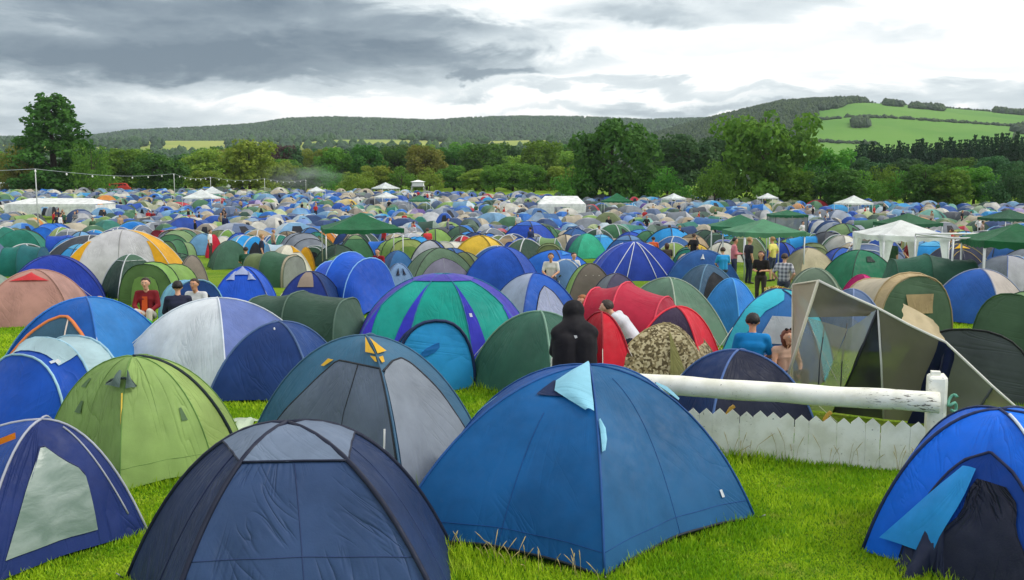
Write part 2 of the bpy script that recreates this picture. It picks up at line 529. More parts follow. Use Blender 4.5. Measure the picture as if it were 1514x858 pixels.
def rig(D, root, seed=0, n=2, c=(210, 208, 196)):
    """pegs at the corners and a couple of guy ropes"""
    r = random.Random(seed)
    pm = plain((150, 150, 152), .4, .8)
    for i in range(D.n):
        p = D.S(i, [0.0], [1.0])[0]; d = np.array([*(D.c[i] - D.a), 0]); d /= np.linalg.norm(d)
        if p[1] > D.a[1] + .4: continue
        tube('peg', [p + d * .05 + (0, 0, -.05), p + d * .06 + (0, 0, .04), p + d * .085 + (0, 0, .05)], .006, pm, root, 4)
        tube('peg_loop', [p + (0, 0, .03), p + d * .03 + (0, 0, .02), p + d * .065 + (0, 0, .03)], .008, sleeve_mat((30, 32, 36)), root, 4)
    for i in r.sample(range(D.n), min(n, D.n)):
        p = D.S(i, [0.0], [.55])[0]; d = np.array([*(D.c[i] - D.a), 0]); L = np.linalg.norm(d); d /= L
        g = np.array([*D.c[i], 0]) + d * r.uniform(.25, .5)
        guy(root, p, (g[0], g[1], .02), c, .0045)

def dome_door(D, root, d):
    """arched door piece with piping on panel i"""
    i, uc, w, t = d.get('i', 0), d.get('u', .5), d.get('w', .28), d.get('t', .42)
    rows = []
    for q in np.linspace(0, 1, 9):
        tt = t + (.985 - t) * q
        rows.append((tt, uc - w * math.sqrt(max(1 - (1 - q) ** 2.2, .002)), uc + w * math.sqrt(max(1 - (1 - q) ** 2.2, .002))))
    o = surf('door', D.fn(i), 0, 1, 0, 1, 7, 10, fabric(d.get('c', BLACK)), root, .012, rows=rows)
    path = [(r[1], r[0]) for r in rows[::-1]] + [(r[2], r[0]) for r in rows]
    seam('piping', D.fn(i), path, .011, sleeve_mat(d.get('pipe', BLACK)), o, 26, .012)
    if d.get('zip', True):
        seam('zip', D.fn(i), [(uc, t + .02), (uc, .98)], .006, sleeve_mat((150, 155, 160)), o, 10, .016)

def tunnel_tent(label, org, rz, hoops, cols, e=.82, sag=.04, sleeve=(34, 42, 58), capc=None, door=None, na=15, nv=6, seed=0,
                name='tunnel_tent', sr=.016, window=None, capc2=None, trans=.22):
    global ref_in
    T = Tunnel(org, rz, hoops, e, sag, seed)
    mid = T.o + T.ax * (hoops[0][0] + hoops[-1][0]) / 2
    root = tent_root(label, mid, name)
    ref_in = (mid[0], mid[1], 0.1)
    FOOT.append((T.foot(), max(h[2] for h in hoops), mid[1]))
    for k in range(len(hoops) - 1):
        surf('panel', T.fn(k), 0, 1, 0, 1, nv, na, fabric(cols[k % len(cols)], trans=trans), root, swap=k % 2 == 0)
    for k, h in enumerate(hoops):
        if h[2] > .25 and sr:
            kk, v = (k, 0) if k < len(hoops) - 1 else (k - 1, 1)
            seam('pole_sleeve', T.fn(kk), [(v, 0), (v, 1)], sr, sleeve_mat(sleeve), root, 17, .004)
    for end, c in ((0, capc), (-1, capc2)):
        if c is None: continue
        f = T.cap(0 if end == 0 else len(hoops) - 1)
        surf('end_panel', f, 0, 1, 0, .995, 9, 9, fabric(c, trans=trans), root)
        if end == 0 and door:
            w = door.get('w', .3); h = door.get('h', .8); uc = door.get('u', .5)
            rows = [(0.01, uc - w, uc + w), (h * .35, uc - w, uc + w), (h * .7, uc - w * .95, uc + w * .95), (h * .92, uc - w * .85, uc + w * .85), (h, uc - w * .5, uc + w * .5)]
            o = surf('door', f, 0, 1, 0, 1, 6, 9, fabric(door.get('c', BLACK)), root, .015, rows=rows)
            path = [(r[1], r[0]) for r in rows] + [(r[2], r[0]) for r in rows[::-1]]
            seam('piping', f, path, .011, sleeve_mat(door.get('pipe', BLACK)), o, 24)
    return T, root

def guy(root, p, g, c=(225, 225, 215), r=.006, peg=True):
    tube('guy_rope', [p, (np.asarray(p) + np.asarray(g)) / 2 + np.array([0, 0, -.015]), g], r, plain(c, .7), root, 4)
    if peg:
        g = np.asarray(g, float)
        tube('peg', [g + (0, 0, -.06), g + (0, 0, .03), g + (.02, 0, .05)], .007, plain((150, 150, 150), .4, .8), root, 4)
# ------------------------------------------------------------------ ground, hills
def build_ground():
    m, b, pr, out = newmat('meadow')
    geo = b.n.new('ShaderNodeNewGeometry'); pos = geo.outputs['Position']
    n1 = b.noise(pos, .35, 6, .6); n2 = b.noise(pos, 2.2, 6, .65); n3 = b.noise(pos, 25, 4, .7)
    c = b.mix(b.mr(n1, .35, .65), lin((92, 132, 18)), lin((128, 156, 28)))
    c = b.mix(b.mr(n2, .5, .75), c, lin((150, 158, 60)))
    c = b.mix(b.m('MULTIPLY', b.mr(n3, .4, .7), .6), c, lin((52, 84, 14)))
    b.l.new(c, pr.inputs['Base Color']); pr.inputs['Roughness'].default_value = .9
    pr.inputs['Specular IOR Level'].default_value = .15
    bp = b.n.new('ShaderNodeBump'); bp.inputs['Strength'].default_value = .8; bp.inputs['Distance'].default_value = .06
    b.l.new(b.m('ADD', n3, b.m('MULTIPLY', n2, 1.5)), bp.inputs['Height']); b.l.new(bp.outputs[0], pr.inputs['Normal'])
    R = 9000
    ys = np.concatenate([[-200, 0, 10], np.arange(12, 240, 3.0), [300, 600, R]])
    V = [(x, y, float(gz(y))) for y in ys for x in (-R, R)]
    struct(_mk('ground', V, [(2 * i, 2 * i + 1, 2 * i + 3, 2 * i + 2) for i in range(len(ys) - 1)], m, None, True))
build_ground()

def hill_mat(c1, c2, c3, sc):
    m, b, pr, out = newmat('hillside')
    geo = b.n.new('ShaderNodeNewGeometry'); pos = geo.outputs['Position']
    n1 = b.noise(pos, sc, 4, .55); n2 = b.noise(pos, sc * 6, 5, .65)
    c = b.mix(b.mr(n1, .4, .6), lin(c1), lin(c2))
    c = b.mix(b.m('MULTIPLY', b.mr(n2, .45, .75), .5), c, lin(c3))
    b.l.new(c, pr.inputs['Base Color']); pr.inputs['Roughness'].default_value = .95
    pr.inputs['Specular IOR Level'].default_value = .1
    return m

class Hill:
    """ridge line (pixel profile) at distance Y, sloping down towards the camera over 'run' metres"""
    def __init__(s, prof, Y, run, back):
        s.px = np.array([p[0] for p in prof], float); s.py = np.array([p[1] for p in prof], float)
        s.Y, s.run, s.back = Y, run, back
    def pos(s, px, v):
        """v 0 = foot, 1 = ridge, >1 behind"""
        px = np.asarray(px, float); v = np.asarray(v, float)
        zr = CAMH + s.Y * (265 - np.interp(px, s.px, s.py)) / FPX
        y = np.where(v <= 1, s.Y - s.run * (1 - v), s.Y + s.back * (v - 1))
        x = (px - 757) / FPX * y
        sm = np.clip(v, 0, 1); sm = sm * sm * (3 - 2 * sm) * .55 + sm * .45
        f = np.where(v <= 1, sm, 1 - (v - 1) ** 2 * .6)
        z = zr * f + 3 * np.sin(x / 90 + v * 4) * np.clip(v * (1.0 - v) * 4, 0, 1) - 2.0 * (v <= 0)
        return np.column_stack([x, y, z])
    def mesh(s, name, mat, nx=140, nv=26):
        px = np.linspace(s.px[0], s.px[-1], nx); v = np.linspace(0, 1.6, nv)
        A, B = np.meshgrid(px, v)
        p = s.pos(A.ravel(), B.ravel())
        F = [(j * nx + i, j * nx + i + 1, (j + 1) * nx + i + 1, (j + 1) * nx + i) for j in range(nv - 1) for i in range(nx - 1)]
        return struct(_mk(name, p, F, mat))

H_far = Hill([(-900, 222), (-300, 214), (0, 209), (140, 207), (200, 199), (300, 195), (380, 190), (430, 182), (500, 180), (560, 182), (640, 185),
              (700, 181), (760, 179), (860, 180), (950, 184), (1060, 181), (1200, 190), (1500, 198), (2200, 208), (2600, 220)], 2600, 1100, 500)
H_right = Hill([(780, 256), (900, 228), (960, 205), (1040, 184), (1090, 172), (1150, 158), (1200, 155), (1250, 153), (1330, 158), (1400, 163),
                (1450, 167), (1514, 173), (1700, 186), (2000, 205), (2400, 226), (2700, 250)], 1500, 800, 400)
H_low = Hill([(-900, 216), (-200, 213), (100, 214), (250, 209), (340, 209), (430, 212), (500, 208), (600, 208), (700, 210), (790, 208), (900, 210), (1000, 214), (1300, 230)], 1500, 700, 400)
H_far.mesh('hill', hill_mat((40, 62, 40), (52, 74, 44), (30, 48, 34), .01))
H_low.mesh('hill', hill_mat((150, 158, 80), (122, 146, 66), (168, 164, 96), .006))
H_right.mesh('hill', hill_mat((84, 130, 52), (98, 140, 58), (112, 144, 68), .004), 160, 40)

def blob_trees(name, pts, hs, ws, mats, kinds, seed):
    """far woodland: a rough tapering crown for every tree, all in one mesh"""
    r = np.random.default_rng(seed)
    N = len(pts); n = 6
    prof = np.array([(.0, .35), (.25, .95), (.55, .85), (.8, .5), (1.0, .05)])
    profc = np.array([(.0, .5), (.2, .95), (.5, .62), (.78, .33), (1.0, .03)])
    K = len(prof)
    th = np.linspace(0, 2 * PI, n, endpoint=False)
    V = np.zeros((N, K, n, 3), np.float32)
    kinds = np.asarray(kinds)
    for k in range(K):
        rad = np.where(kinds == 1, profc[k, 1], prof[k, 1])
        j = r.uniform(.72, 1.25, (N, n)); ph = r.uniform(0, 6, (N, 1))
        V[:, k, :, 0] = pts[:, 0:1] + ws[:, None] * .5 * (rad[:, None] * j) * np.cos(th[None] + ph * .2)
        V[:, k, :, 1] = pts[:, 1:2] + ws[:, None] * .5 * (rad[:, None] * j) * np.sin(th[None] + ph * .2)
        V[:, k, :, 2] = pts[:, 2:3] + hs[:, None] * (prof[k, 0] + r.uniform(-.05, .05, (N, n)) * (0 < k < K - 1)) - .5
    base = (np.arange(N) * K * n)[:, None]
    F = []
    for k in range(K - 1):
        for i in range(n):
            i2 = (i + 1) % n
            F.append(base + np.array([[k * n + i, k * n + i2, (k + 1) * n + i2, (k + 1) * n + i]]))
    F = np.stack(F, 1).reshape(-1, 4)
    fm = np.repeat(r.integers(0, len(mats), N), (K - 1) * n)
    o = link(name, fastmesh(name, V.reshape(-1, 3), F, mats, fm, False))
    return struct(o, 'stuff')

def leaf_mat(c1, c2, c3, trans=.25):
    m, b, pr, out = newmat('foliage')
    tc = b.n.new('ShaderNodeTexCoord'); oc = tc.outputs['Object']
    info = b.n.new('ShaderNodeObjectInfo')
    n1 = b.noise(oc, .5, 3, .6); n2 = b.noise(oc, 3.5, 3, .6)
    c = b.mix(b.mr(n1, .35, .65), lin(c1), lin(c2))
    c = b.mix(b.mr(n2, .5, .72), c, lin(c3))
    hsv = b.n.new('ShaderNodeHueSaturation'); b.l.new(c, hsv.inputs['Color'])
    b.l.new(b.m('ADD', b.m('MULTIPLY', info.outputs['Random'], .05), .475), hsv.inputs['Hue'])
    b.l.new(b.m('ADD', b.m('MULTIPLY', info.outputs['Random'], .35), .82), hsv.inputs['Value'])
    b.l.new(hsv.outputs[0], pr.inputs['Base Color']); pr.inputs['Roughness'].default_value = .7
    pr.inputs['Specular IOR Level'].default_value = .2
    if trans:
        tr = b.n.new('ShaderNodeBsdfTranslucent'); b.l.new(hsv.outputs[0], tr.inputs[0])
        ms = b.n.new('ShaderNodeMixShader'); ms.inputs[0].default_value = trans
        b.l.new(pr.outputs[0], ms.inputs[1]); b.l.new(tr.outputs[0], ms.inputs[2]); b.l.new(ms.outputs[0], out.inputs[0])
    return m

FM = [leaf_mat((50, 74, 44), (60, 84, 46), (42, 62, 42), 0), leaf_mat((58, 82, 46), (68, 92, 48), (48, 70, 42), 0), leaf_mat((44, 66, 46), (52, 74, 50), (38, 58, 44), 0)]

def build_woods():
    r = np.random.default_rng(3)
    # forest over the long far ridge
    n = 15000
    px = r.uniform(-60, 1130, n); v = 1.02 - r.uniform(0, 1, n) ** 1.6 * .75
    p = H_far.pos(px, v)
    keep = np.ones(n, bool)
    blob_trees('far_forest', p[keep], r.uniform(8, 14, n)[keep], r.uniform(9, 17, n)[keep], FM, r.integers(0, 2, n)[keep], 4)
    # wooded shoulder of the green hill, with an uneven lower edge
    n = 9000
    px = r.uniform(880, 1275, n); v = r.uniform(.15, 1.03, n)
    lim = np.interp(px, [880, 1080, 1150, 1196, 1204, 1262, 1275], [.2, .38, .42, .46, .66, .84, .97]) + .03 * np.sin(px / 9)
    k = v > lim
    p = H_right.pos(px, v)
    blob_trees('hillside_forest', p[k], r.uniform(6, 10, n)[k], r.uniform(6, 10.5, n)[k], FM, r.integers(0, 2, n)[k], 5)
    # hedgerows and copses on the green hill
    hp, hh, hw = [], [], []
    def row(p0, p1, cnt, hgt, wob):
        for q in np.linspace(0, 1, cnt):
            if r.random() < .12: continue
            x = p0[0] + (p1[0] - p0[0]) * q; vv = p0[1] + (p1[1] - p0[1]) * q + wob * math.sin(q * 7) + r.normal(0, .003)
            hp.append((x, vv)); s_ = .7 * hgt * r.uniform(.7, 1.3); hh.append(s_); hw.append(s_ * r.uniform(1.2, 2.2))
    row((1195, .58), (1514, .62), 120, 5.5, .012); row((1514, .62), (1800, .5), 90, 5.5, .012)
    row((1255, 1.0), (1514, 1.0), 60, 4.5, .004); row((1500, .62), (1492, .45), 25, 5, 0); row((1514, 1.0), (1900, 1.0), 70, 6, .004)
    row((1190, .40), (1290, .37), 46, 5, .004)
    for (x0, x1, v0, v1, cnt) in ((1300, 1326, .84, .90, 34), (1336, 1386, .82, .88, 60), (1254, 1276, .50, .545, 34), (1460, 1514, .92, .99, 60), (1490, 1530, .5, .6, 40),
                                  (1225, 1262, .985, 1.02, 30)):
        for _ in range(cnt):
            hp.append((r.uniform(x0, x1), r.uniform(v0, v1))); s_ = r.uniform(7, 11); hh.append(s_); hw.append(s_ * r.uniform(.8, 1.2))
    hp = np.array(hp)
    blob_trees('hedgerow', H_right.pos(hp[:, 0], hp[:, 1]), np.array(hh), np.array(hw), FM, np.zeros(len(hp), int), 6)
    # scattered trees and hedges breaking up the low pale fields
    n = 2600
    px = r.uniform(-80, 1000, n); v = r.uniform(.05, 1.0, n)
    s1 = np.sin(px / 37 + 2) + np.sin(px / 13) * .5 + 1.5 * np.sin(v * 16 + px / 110)
    k = (s1 > -.1) | (v < .55)
    k &= ~((px > 246) & (px < 336) & (v > .6)); k &= ~((px > 500) & (px < 595) & (v > .75)); k &= ~((px > 720) & (px < 785) & (v > .75))
    p = H_low.pos(px, v)
    blob_trees('valley_wood', p[k], r.uniform(7, 13, n)[k], r.uniform(8, 15, n)[k], FM, np.zeros(n, int)[k], 8)
build_woods()

# ------------------------------------------------------------------ trees
BARK = plain((70, 60, 48), .9, 0, .35, 4, .5)
TREE_MATS = {
    'dark': leaf_mat((66, 106, 44), (86, 126, 48), (50, 84, 40), .4),
    'mid': leaf_mat((88, 134, 48), (110, 152, 52), (66, 106, 42), .4),
    'olive': leaf_mat((120, 150, 56), (142, 166, 60), (94, 128, 50), .4),
    'blue': leaf_mat((58, 100, 60), (72, 114, 64), (46, 82, 52), .4),
    'spruce': leaf_mat((34, 66, 44), (42, 76, 48), (28, 54, 40), .3),
    'copper': leaf_mat((84, 66, 70), (92, 70, 72), (66, 52, 60), .4),
    'brown': leaf_mat((118, 130, 54), (136, 140, 60), (94, 110, 50), .4),
}
def crown_pts(kind, r, H):
    """lobes (centre, radius) that make up the crown outline"""
    L = []
    if kind == 'round':
        R = .40 * H
        for _ in range(16):
            a_ = r.uniform(0, 2 * PI); q = R * r.uniform(.2, .85)
            L.append((np.array([q * math.cos(a_), q * math.sin(a_), H * r.uniform(.08, .3)]), R * r.uniform(.2, .34)))
        for _ in range(46):
            d = r.normal(0, 1, 3); d /= np.linalg.norm(d)
            q = R * r.uniform(.45, .92)
            c = np.array([d[0] * q, d[1] * q, H * .56 + d[2] * q * .88])
            if c[2] < .12 * H: c[2] = r.uniform(.1, .25) * H
            L.append((c, R * r.uniform(.20, .36)))
    elif kind == 'wide':
        R = .48 * H
        for _ in range(20):
            a_ = r.uniform(0, 2 * PI); q = R * r.uniform(.2, .85)
            L.append((np.array([q * math.cos(a_), q * math.sin(a_), H * r.uniform(.06, .28)]), R * r.uniform(.18, .3)))
        for _ in range(54):
            d = r.normal(0, 1, 3); d /= np.linalg.norm(d)
            q = R * r.uniform(.5, .95)
            c = np.array([d[0] * q, d[1] * q, H * .52 + d[2] * q * .75])
            if c[2] < .1 * H: c[2] = r.uniform(.08, .25) * H
            L.append((c, R * r.uniform(.16, .32)))
    elif kind == 'tall':
        for _ in range(230):
            z = r.uniform(.04, .96) ** 1.15; w = .40 * (1 - z) ** .72 * (.55 + min(.45, z * 3)) + .012
            a = r.uniform(0, 2 * PI); q = w * H * r.uniform(.35, .9)
            L.append((np.array([q * math.cos(a), q * math.sin(a), z * H]), H * (.028 + .055 * (1 - z) * r.uniform(.6, 1.1))))
    elif kind == 'bush':
        for _ in range(30):
            d = r.normal(0, 1, 3); d /= np.linalg.norm(d); d[2] = abs(d[2])
            q = r.uniform(.3, .62) * H
            L.append((np.array([d[0] * q, d[1] * q, d[2] * q + r.uniform(.05, .25) * H]), H * r.uniform(.14, .26)))
    else:   # conifer
        for k in range(15):
            z = .06 + .92 * k / 14; w = .26 * (1 - z) + .02
            for a in np.linspace(0, 2 * PI, 7)[:-1] + r.uniform(0, 1):
                L.append((np.array([w * H * .5 * math.cos(a), w * H * .5 * math.sin(a), z * H]), H * (w * .55 + .02)))
    return L
PROTO = {}
def proto_tree(kind, seed, H=15.0, leaves=5200):
    r = np.random.default_rng(seed)
    L = crown_pts(kind, r, H)
    w = np.array([q[1] ** 2 for q in L]); w /= w.sum()
    idx = r.choice(len(L), leaves, p=w)
    C = np.array([q[0] for q in L])[idx]; R = np.array([q[1] for q in L])[idx]
    d = r.normal(0, 1, (leaves, 3)); d /= np.linalg.norm(d, axis=1, keepdims=True)
    d[:, 2] = d[:, 2] * .8 + .12
    p = C + d * (R * r.uniform(.55, 1.06, leaves) ** .6)[:, None]
    p[:, 2] = np.maximum(p[:, 2], .03 * H)
    nn = d + r.normal(0, .55, (leaves, 3)); nn /= np.linalg.norm(nn, axis=1, keepdims=True)
    a = np.cross(nn, r.normal(0, 1, (leaves, 3))); a /= np.linalg.norm(a, axis=1, keepdims=True)
    b_ = np.cross(nn, a)
    s_ = r.uniform(.017, .034, leaves)[:, None] * H * (.9 if kind == 'conifer' else .62 if kind == 'tall' else 1)
    k = r.uniform(.5, .8, leaves)[:, None]
    V = np.stack([p - a * s_, p + b_ * s_ * k, p + a * s_, p - b_ * s_ * k], 1).reshape(-1, 3)
    F = np.arange(leaves * 4).reshape(-1, 4)
    crown = fastmesh('crown', V, F, [TREE_MATS['mid']])
    parts = []
    tw = .022 * H
    parts.append(tube_vf([(0, 0, -.3), (.01 * H, 0, .2 * H), (0, .01 * H, .45 * H), (-.01 * H, 0, .8 * H)], [tw * 1.3, tw, tw * .7, tw * .15], 8))
    for _ in range(9):
        z = r.uniform(.15, .55) * H; a_ = r.uniform(0, 2 * PI); ln = r.uniform(.15, .3) * H * (.5 if kind in ('conifer', 'tall') else 1)
        parts.append(tube_vf([(0, 0, z), (math.cos(a_) * ln * .5, math.sin(a_) * ln * .5, z + ln * .35), (math.cos(a_) * ln, math.sin(a_) * ln, z + ln * .9)], [tw * .5, tw * .3, tw * .1], 5))
    tv, tf = merge(parts)
    trunk = bpy.data.meshes.new('trunk'); trunk.from_pydata([tuple(v) for v in tv], [], tf); trunk.materials.append(BARK)
    PROTO.setdefault(kind, []).append((crown, trunk))
for k, sd, lv in (('round', 1, 5600), ('round', 2, 5600), ('round', 3, 5200), ('wide', 4, 7200), ('wide', 5, 7200), ('tall', 6, 15000), ('bush', 7, 3600), ('bush', 8, 3600), ('conifer', 9, 3600), ('conifer', 10, 3600)):
    proto_tree(k, sd, 15.0, lv)

TREEG = 'trees around the edge of the field'
def tree(kind, var, px, ytop, Y, wpx, mat, label, name='broadleaf_tree', ybot=None):
    zg = float(gz(Y)); z = CAMH + Y * (265 - ytop) / FPX - zg
    x = (px - 757) / FPX * Y
    crown, trunk = PROTO[kind][var % len(PROTO[kind])]
    nat = {'round': .92, 'wide': 1.12, 'tall': .62, 'bush': 1.4, 'conifer': .46}[kind] * z
    wid = wpx / FPX * Y
    root = thing(name, label, 'tree', (x, Y, zg), random.uniform(0, 6.28), TREEG)
    sz = z / (15.0 * (.90 if kind == 'wide' else .985)); sx = sz * wid / nat
    for nm, me in (('crown', crown), ('trunk', trunk)):
        o = bpy.data.objects.new(nm, me); COL.objects.link(o); o.parent = root
        o.scale = (sx, sx, sz)
        if nm == 'crown':
            o.material_slots[0].link = 'OBJECT'; o.material_slots[0].material = TREE_MATS[mat]
    return root

def build_trees():
    r = random.Random(5)
    tree('tall', 0, 86, 138, 205, 138, 'dark', 'tallest tree, dark conical crown standing alone beside the long white marquee', 'tall_tree')
    tree('bush', 0, 32, 214, 200, 70, 'brown', 'low yellowish-brown tree under the tall conical tree')
    tree('bush', 1, 140, 205, 198, 76, 'mid', 'bright green rounded tree touching the tall conical tree')
    tree('round', 0, 195, 215, 235, 92, 'mid', 'mid green tree between the tall conical tree and a rounder darker tree')
    tree('round', 1, 240, 222, 205, 92, 'dark', 'dark green round tree behind the red and white van')
    tree('round', 2, 372, 200, 200, 96, 'olive', 'full olive-green tree standing forward of the wood near drifting smoke')
    tree('round', 0, 424, 210, 320, 46, 'copper', 'dark purple copper-leaved tree in the wood')
    tree('wide', 0, 904, 180, 158, 138, 'dark', 'large dark spreading oak directly behind the small white marquee', 'oak_tree')
    tree('wide', 1, 1128, 160, 152, 158, 'mid', 'large spreading oak, its top against the wooded hill shoulder', 'oak_tree')
    tree('round', 1, 1010, 190, 215, 110, 'blue', 'bluish dark tree filling the gap between the two large oaks')
    tree('round', 2, 1056, 196, 235, 90, 'blue', 'bluish dark tree set back against the larger, lighter oak')
    tree('round', 0, 970, 200, 230, 90, 'dark', 'dark tree set back against the darker of the two large oaks')
    tree('bush', 0, 845, 240, 158, 80, 'mid', 'low green tree at the foot of the darker large oak')
    tree('bush', 1, 985, 240, 158, 100, 'mid', 'low green tree between the feet of the two large oaks')
    tree('bush', 0, 1055, 236, 148, 70, 'mid', 'low green bushy tree at the foot of the lighter large oak')
    tree('round', 2, 1222, 212, 160, 88, 'mid', 'round green tree beside the lighter large oak, below the green hill')
    lab = {'mid': 'mid green round tree in the wood edge behind the camp', 'dark': 'dark green round tree in the wood edge behind the camp',
           'olive': 'yellow-green round tree in the wood edge behind the camp', 'blue': 'bluish green round tree in the wood edge behind the camp',
           'brown': 'brownish green round tree in the wood edge behind the camp'}
    # wood edge between the olive tree and the oaks: several ranks
    for Y, y0, y1, step, wid, mats in ((330, 205, 216, 36, 62, ('dark', 'blue', 'mid', 'dark')), (275, 212, 232, 40, 66, ('dark', 'mid', 'olive', 'brown', 'dark')), (232, 232, 250, 34, 56, ('mid', 'olive', 'brown', 'olive', 'mid'))):
        rank = {330: 'back', 275: 'middle', 232: 'front'}[Y]
        x = 290 + r.uniform(0, 20)
        while x < 860:
            if not (Y == 232 and 330 < x < 415):
                m = r.choice(mats)
                tree('round' if Y > 240 else r.choice(('bush', 'round')), r.randrange(3), x, r.uniform(y0, y1), Y + r.uniform(-12, 12), wid * r.uniform(.85, 1.3), m, lab[m].replace('in the wood edge', 'in the ' + rank + ' rank of the wood'))
            x += step * r.uniform(.75, 1.25)
    for px, yt, Y, w, m in ((715, 206, 250, 86, 'dark'), (800, 203, 255, 84, 'mid'), (545, 208, 262, 66, 'dark'), (628, 209, 260, 70, 'brown'), (500, 212, 268, 70, 'mid'), (585, 212, 280, 60, 'dark')):
        tree('round', r.randrange(3), px, yt, Y, w, m, {'dark': 'taller dark green tree rising above the wood edge', 'mid': 'taller mid green tree rising above the wood edge', 'brown': 'taller brownish green tree rising above the wood edge'}[m])
    for px in np.arange(-70, 320, 34):
        if 40 < px < 130: continue
        m = r.choice(('dark', 'mid', 'blue'))
        tree('round', r.randrange(3), px + r.uniform(-8, 8), r.uniform(214, 232), r.uniform(270, 330), r.uniform(60, 80), m, {'mid': 'mid green tree in the wood behind the tall conical tree', 'dark': 'dark green tree in the wood behind the tall conical tree', 'blue': 'bluish green tree in the wood behind the tall conical tree'}[m])
    # right-hand wood edge below the hill
    x = 1172
    while x < 1640:
        m = r.choice(('mid', 'dark', 'blue', 'mid', 'blue'))
        tree(r.choice(('bush', 'round', 'bush')), r.randrange(3), x, r.uniform(236, 252), r.uniform(140, 158), r.uniform(66, 92), m,
             {'mid': 'mid green bushy tree in the belt below the conifer row', 'dark': 'dark green bushy tree in the belt below the conifer row', 'blue': 'bluish green bushy tree in the belt below the conifer row'}[m])
        x += r.uniform(26, 42)
    x = 1170
    while x < 1640:
        m = r.choice(('dark', 'blue', 'blue'))
        tree('round', r.randrange(3), x, r.uniform(226, 240), r.uniform(185, 205), r.uniform(60, 80), m, {'dark': 'dark tree in the second rank of the belt below the conifers', 'blue': 'bluish dark tree in the second rank of the belt below the conifers'}[m])
        x += r.uniform(34, 48)
    x = 1262
    while x < 1640:
        yt = np.interp(x, [1262, 1300, 1400, 1470, 1514], [212, 216, 208, 203, 200]) + r.uniform(-4, 6)
        tree('conifer', r.randrange(2), x, yt, 290 + r.uniform(-8, 8), r.uniform(24, 36), 'spruce', 'narrow dark spruce in the conifer row below the green hill', 'spruce_tree')
        x += r.uniform(5.5, 9)
build_trees()
# ------------------------------------------------------------------ the tents one can tell apart
# cloth colours (sRGB)
NAVY, ROYAL, BRIGHT, SKY, SLATE = (22, 56, 112), (10, 80, 188), (0, 108, 226), (36, 152, 222), (84, 106, 146)
DEEP, PALE, LGREY, GREY, DGREY = (0, 76, 152), (178, 208, 216), (190, 194, 200), (122, 130, 142), (66, 72, 82)
LIME, OLIVE, DGREEN, GREEN, EMER = (128, 166, 82), (104, 120, 76), (44, 76, 62), (60, 120, 86), (0, 124, 84)
TEAL, PURPLE, TAN, SAND, TAUPE = (20, 164, 150), (60, 56, 178), (176, 154, 122), (196, 184, 160), (140, 130, 118)
RED, CRIM, YEL, WHITE, AQUA = (206, 24, 50), (178, 26, 58), (222, 164, 20), (214, 220, 224), (40, 178, 198)
BROWN, PINK, SALMON, BLACKC, MIDB = (106, 98, 88), (214, 40, 130), (186, 140, 128), (30, 34, 44), (48, 96, 150)

def dm(label, px, ytop, H, wpx, dep, rot, cols, **k):
    a = at_top(px, ytop, H)
    Wm = wpx * a[1] / FPX
    D, r0 = dome_tent(label, rect(a[0], a[1], Wm, dep, rot), a, H, cols, **k)
    if a[1] < 24: rig(D, r0, int(px), 2)
    return D, r0
def tn(label, px, ytop, hoops, top, rot, cols, **k):
    H = hoops[top][2]; a = at_top(px, ytop, H); rz = math.radians(rot)
    org = a - np.array([math.cos(rz), math.sin(rz)]) * hoops[top][0]
    return tunnel_tent(label, org, rz, hoops, cols, **k)

# --- large blue dome in front of the white rail
cs = [(.70, 6.98), (2.16, 8.26), (2.02, 9.45), (.75, 10.05), (-.75, 9.35), (-1.02, 7.72)]
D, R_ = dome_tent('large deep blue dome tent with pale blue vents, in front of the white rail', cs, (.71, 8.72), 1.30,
                  [(34, 98, 148), (34, 98, 148), DEEP, DEEP, DEEP, (0, 92, 156)], phi=1.12, sag=.045, sleeve=(20, 76, 140), nu=15, nt=20, fold=.02, lift=.07, sr=.012, bump=.16)  # right-hand panels coloured lighter and greyer, standing in for light from the right
LB = (142, 204, 226)
surf('vent', D.fn(5), 0, 1, 0, 1, 7, 6, fabric(LB), R_, .03, rows=[(.02, .45, .97), (.18, .40, .965), (.30, .36, .975), (.36, .66, .985), (.42, .90, .985)], puff=.05)
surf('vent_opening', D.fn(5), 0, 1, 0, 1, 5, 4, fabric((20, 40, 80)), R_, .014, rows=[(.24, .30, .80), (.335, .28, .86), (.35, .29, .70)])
surf('vent', D.fn(0), 0, 1, 0, 1, 4, 4, fabric(LB), R_, .03, rows=[(.46, .0, .01), (.54, .005, .07), (.60, .005, .03)], puff=.04)
surf('vent', D.fn(1), 0, 1, 0, 1, 4, 4, fabric(LB), R_, .03, rows=[(.34, .0, .10), (.42, .0, .22), (.46, .0, .05)], puff=.04)
surf('trim', D.fn(1), 0, 1, .45, .99, 3, 14, fabric(LB), R_, .016, rows=[(.45, .88, .99), (.99, .90, .99)])
surf('logo', D.fn(0), 0, 1, 0, 1, 3, 3, fabric(WHITE), R_, .014, rows=[(.872, .848, .866), (.902, .845, .863)])
surf('vent', D.fn(4), 0, 1, 0, 1, 4, 4, fabric(LB), R_, .05, rows=[(.42, .86, .92), (.52, .80, .96)])
for i in (0, 5): seam('base_hem', D.fn(i), [(0, 1), (1, 1)], .012, sleeve_mat((24, 34, 44)), R_, 16, .012)
rig(D, R_, 3, 0)
tube('peg_tab', [D.S(5, [.18], [1.0])[0] + (-.02, -.02, .05), D.S(5, [.18], [1.0])[0] + (.03, -.06, .02)], .018, plain((230, 230, 230), .5), R_)

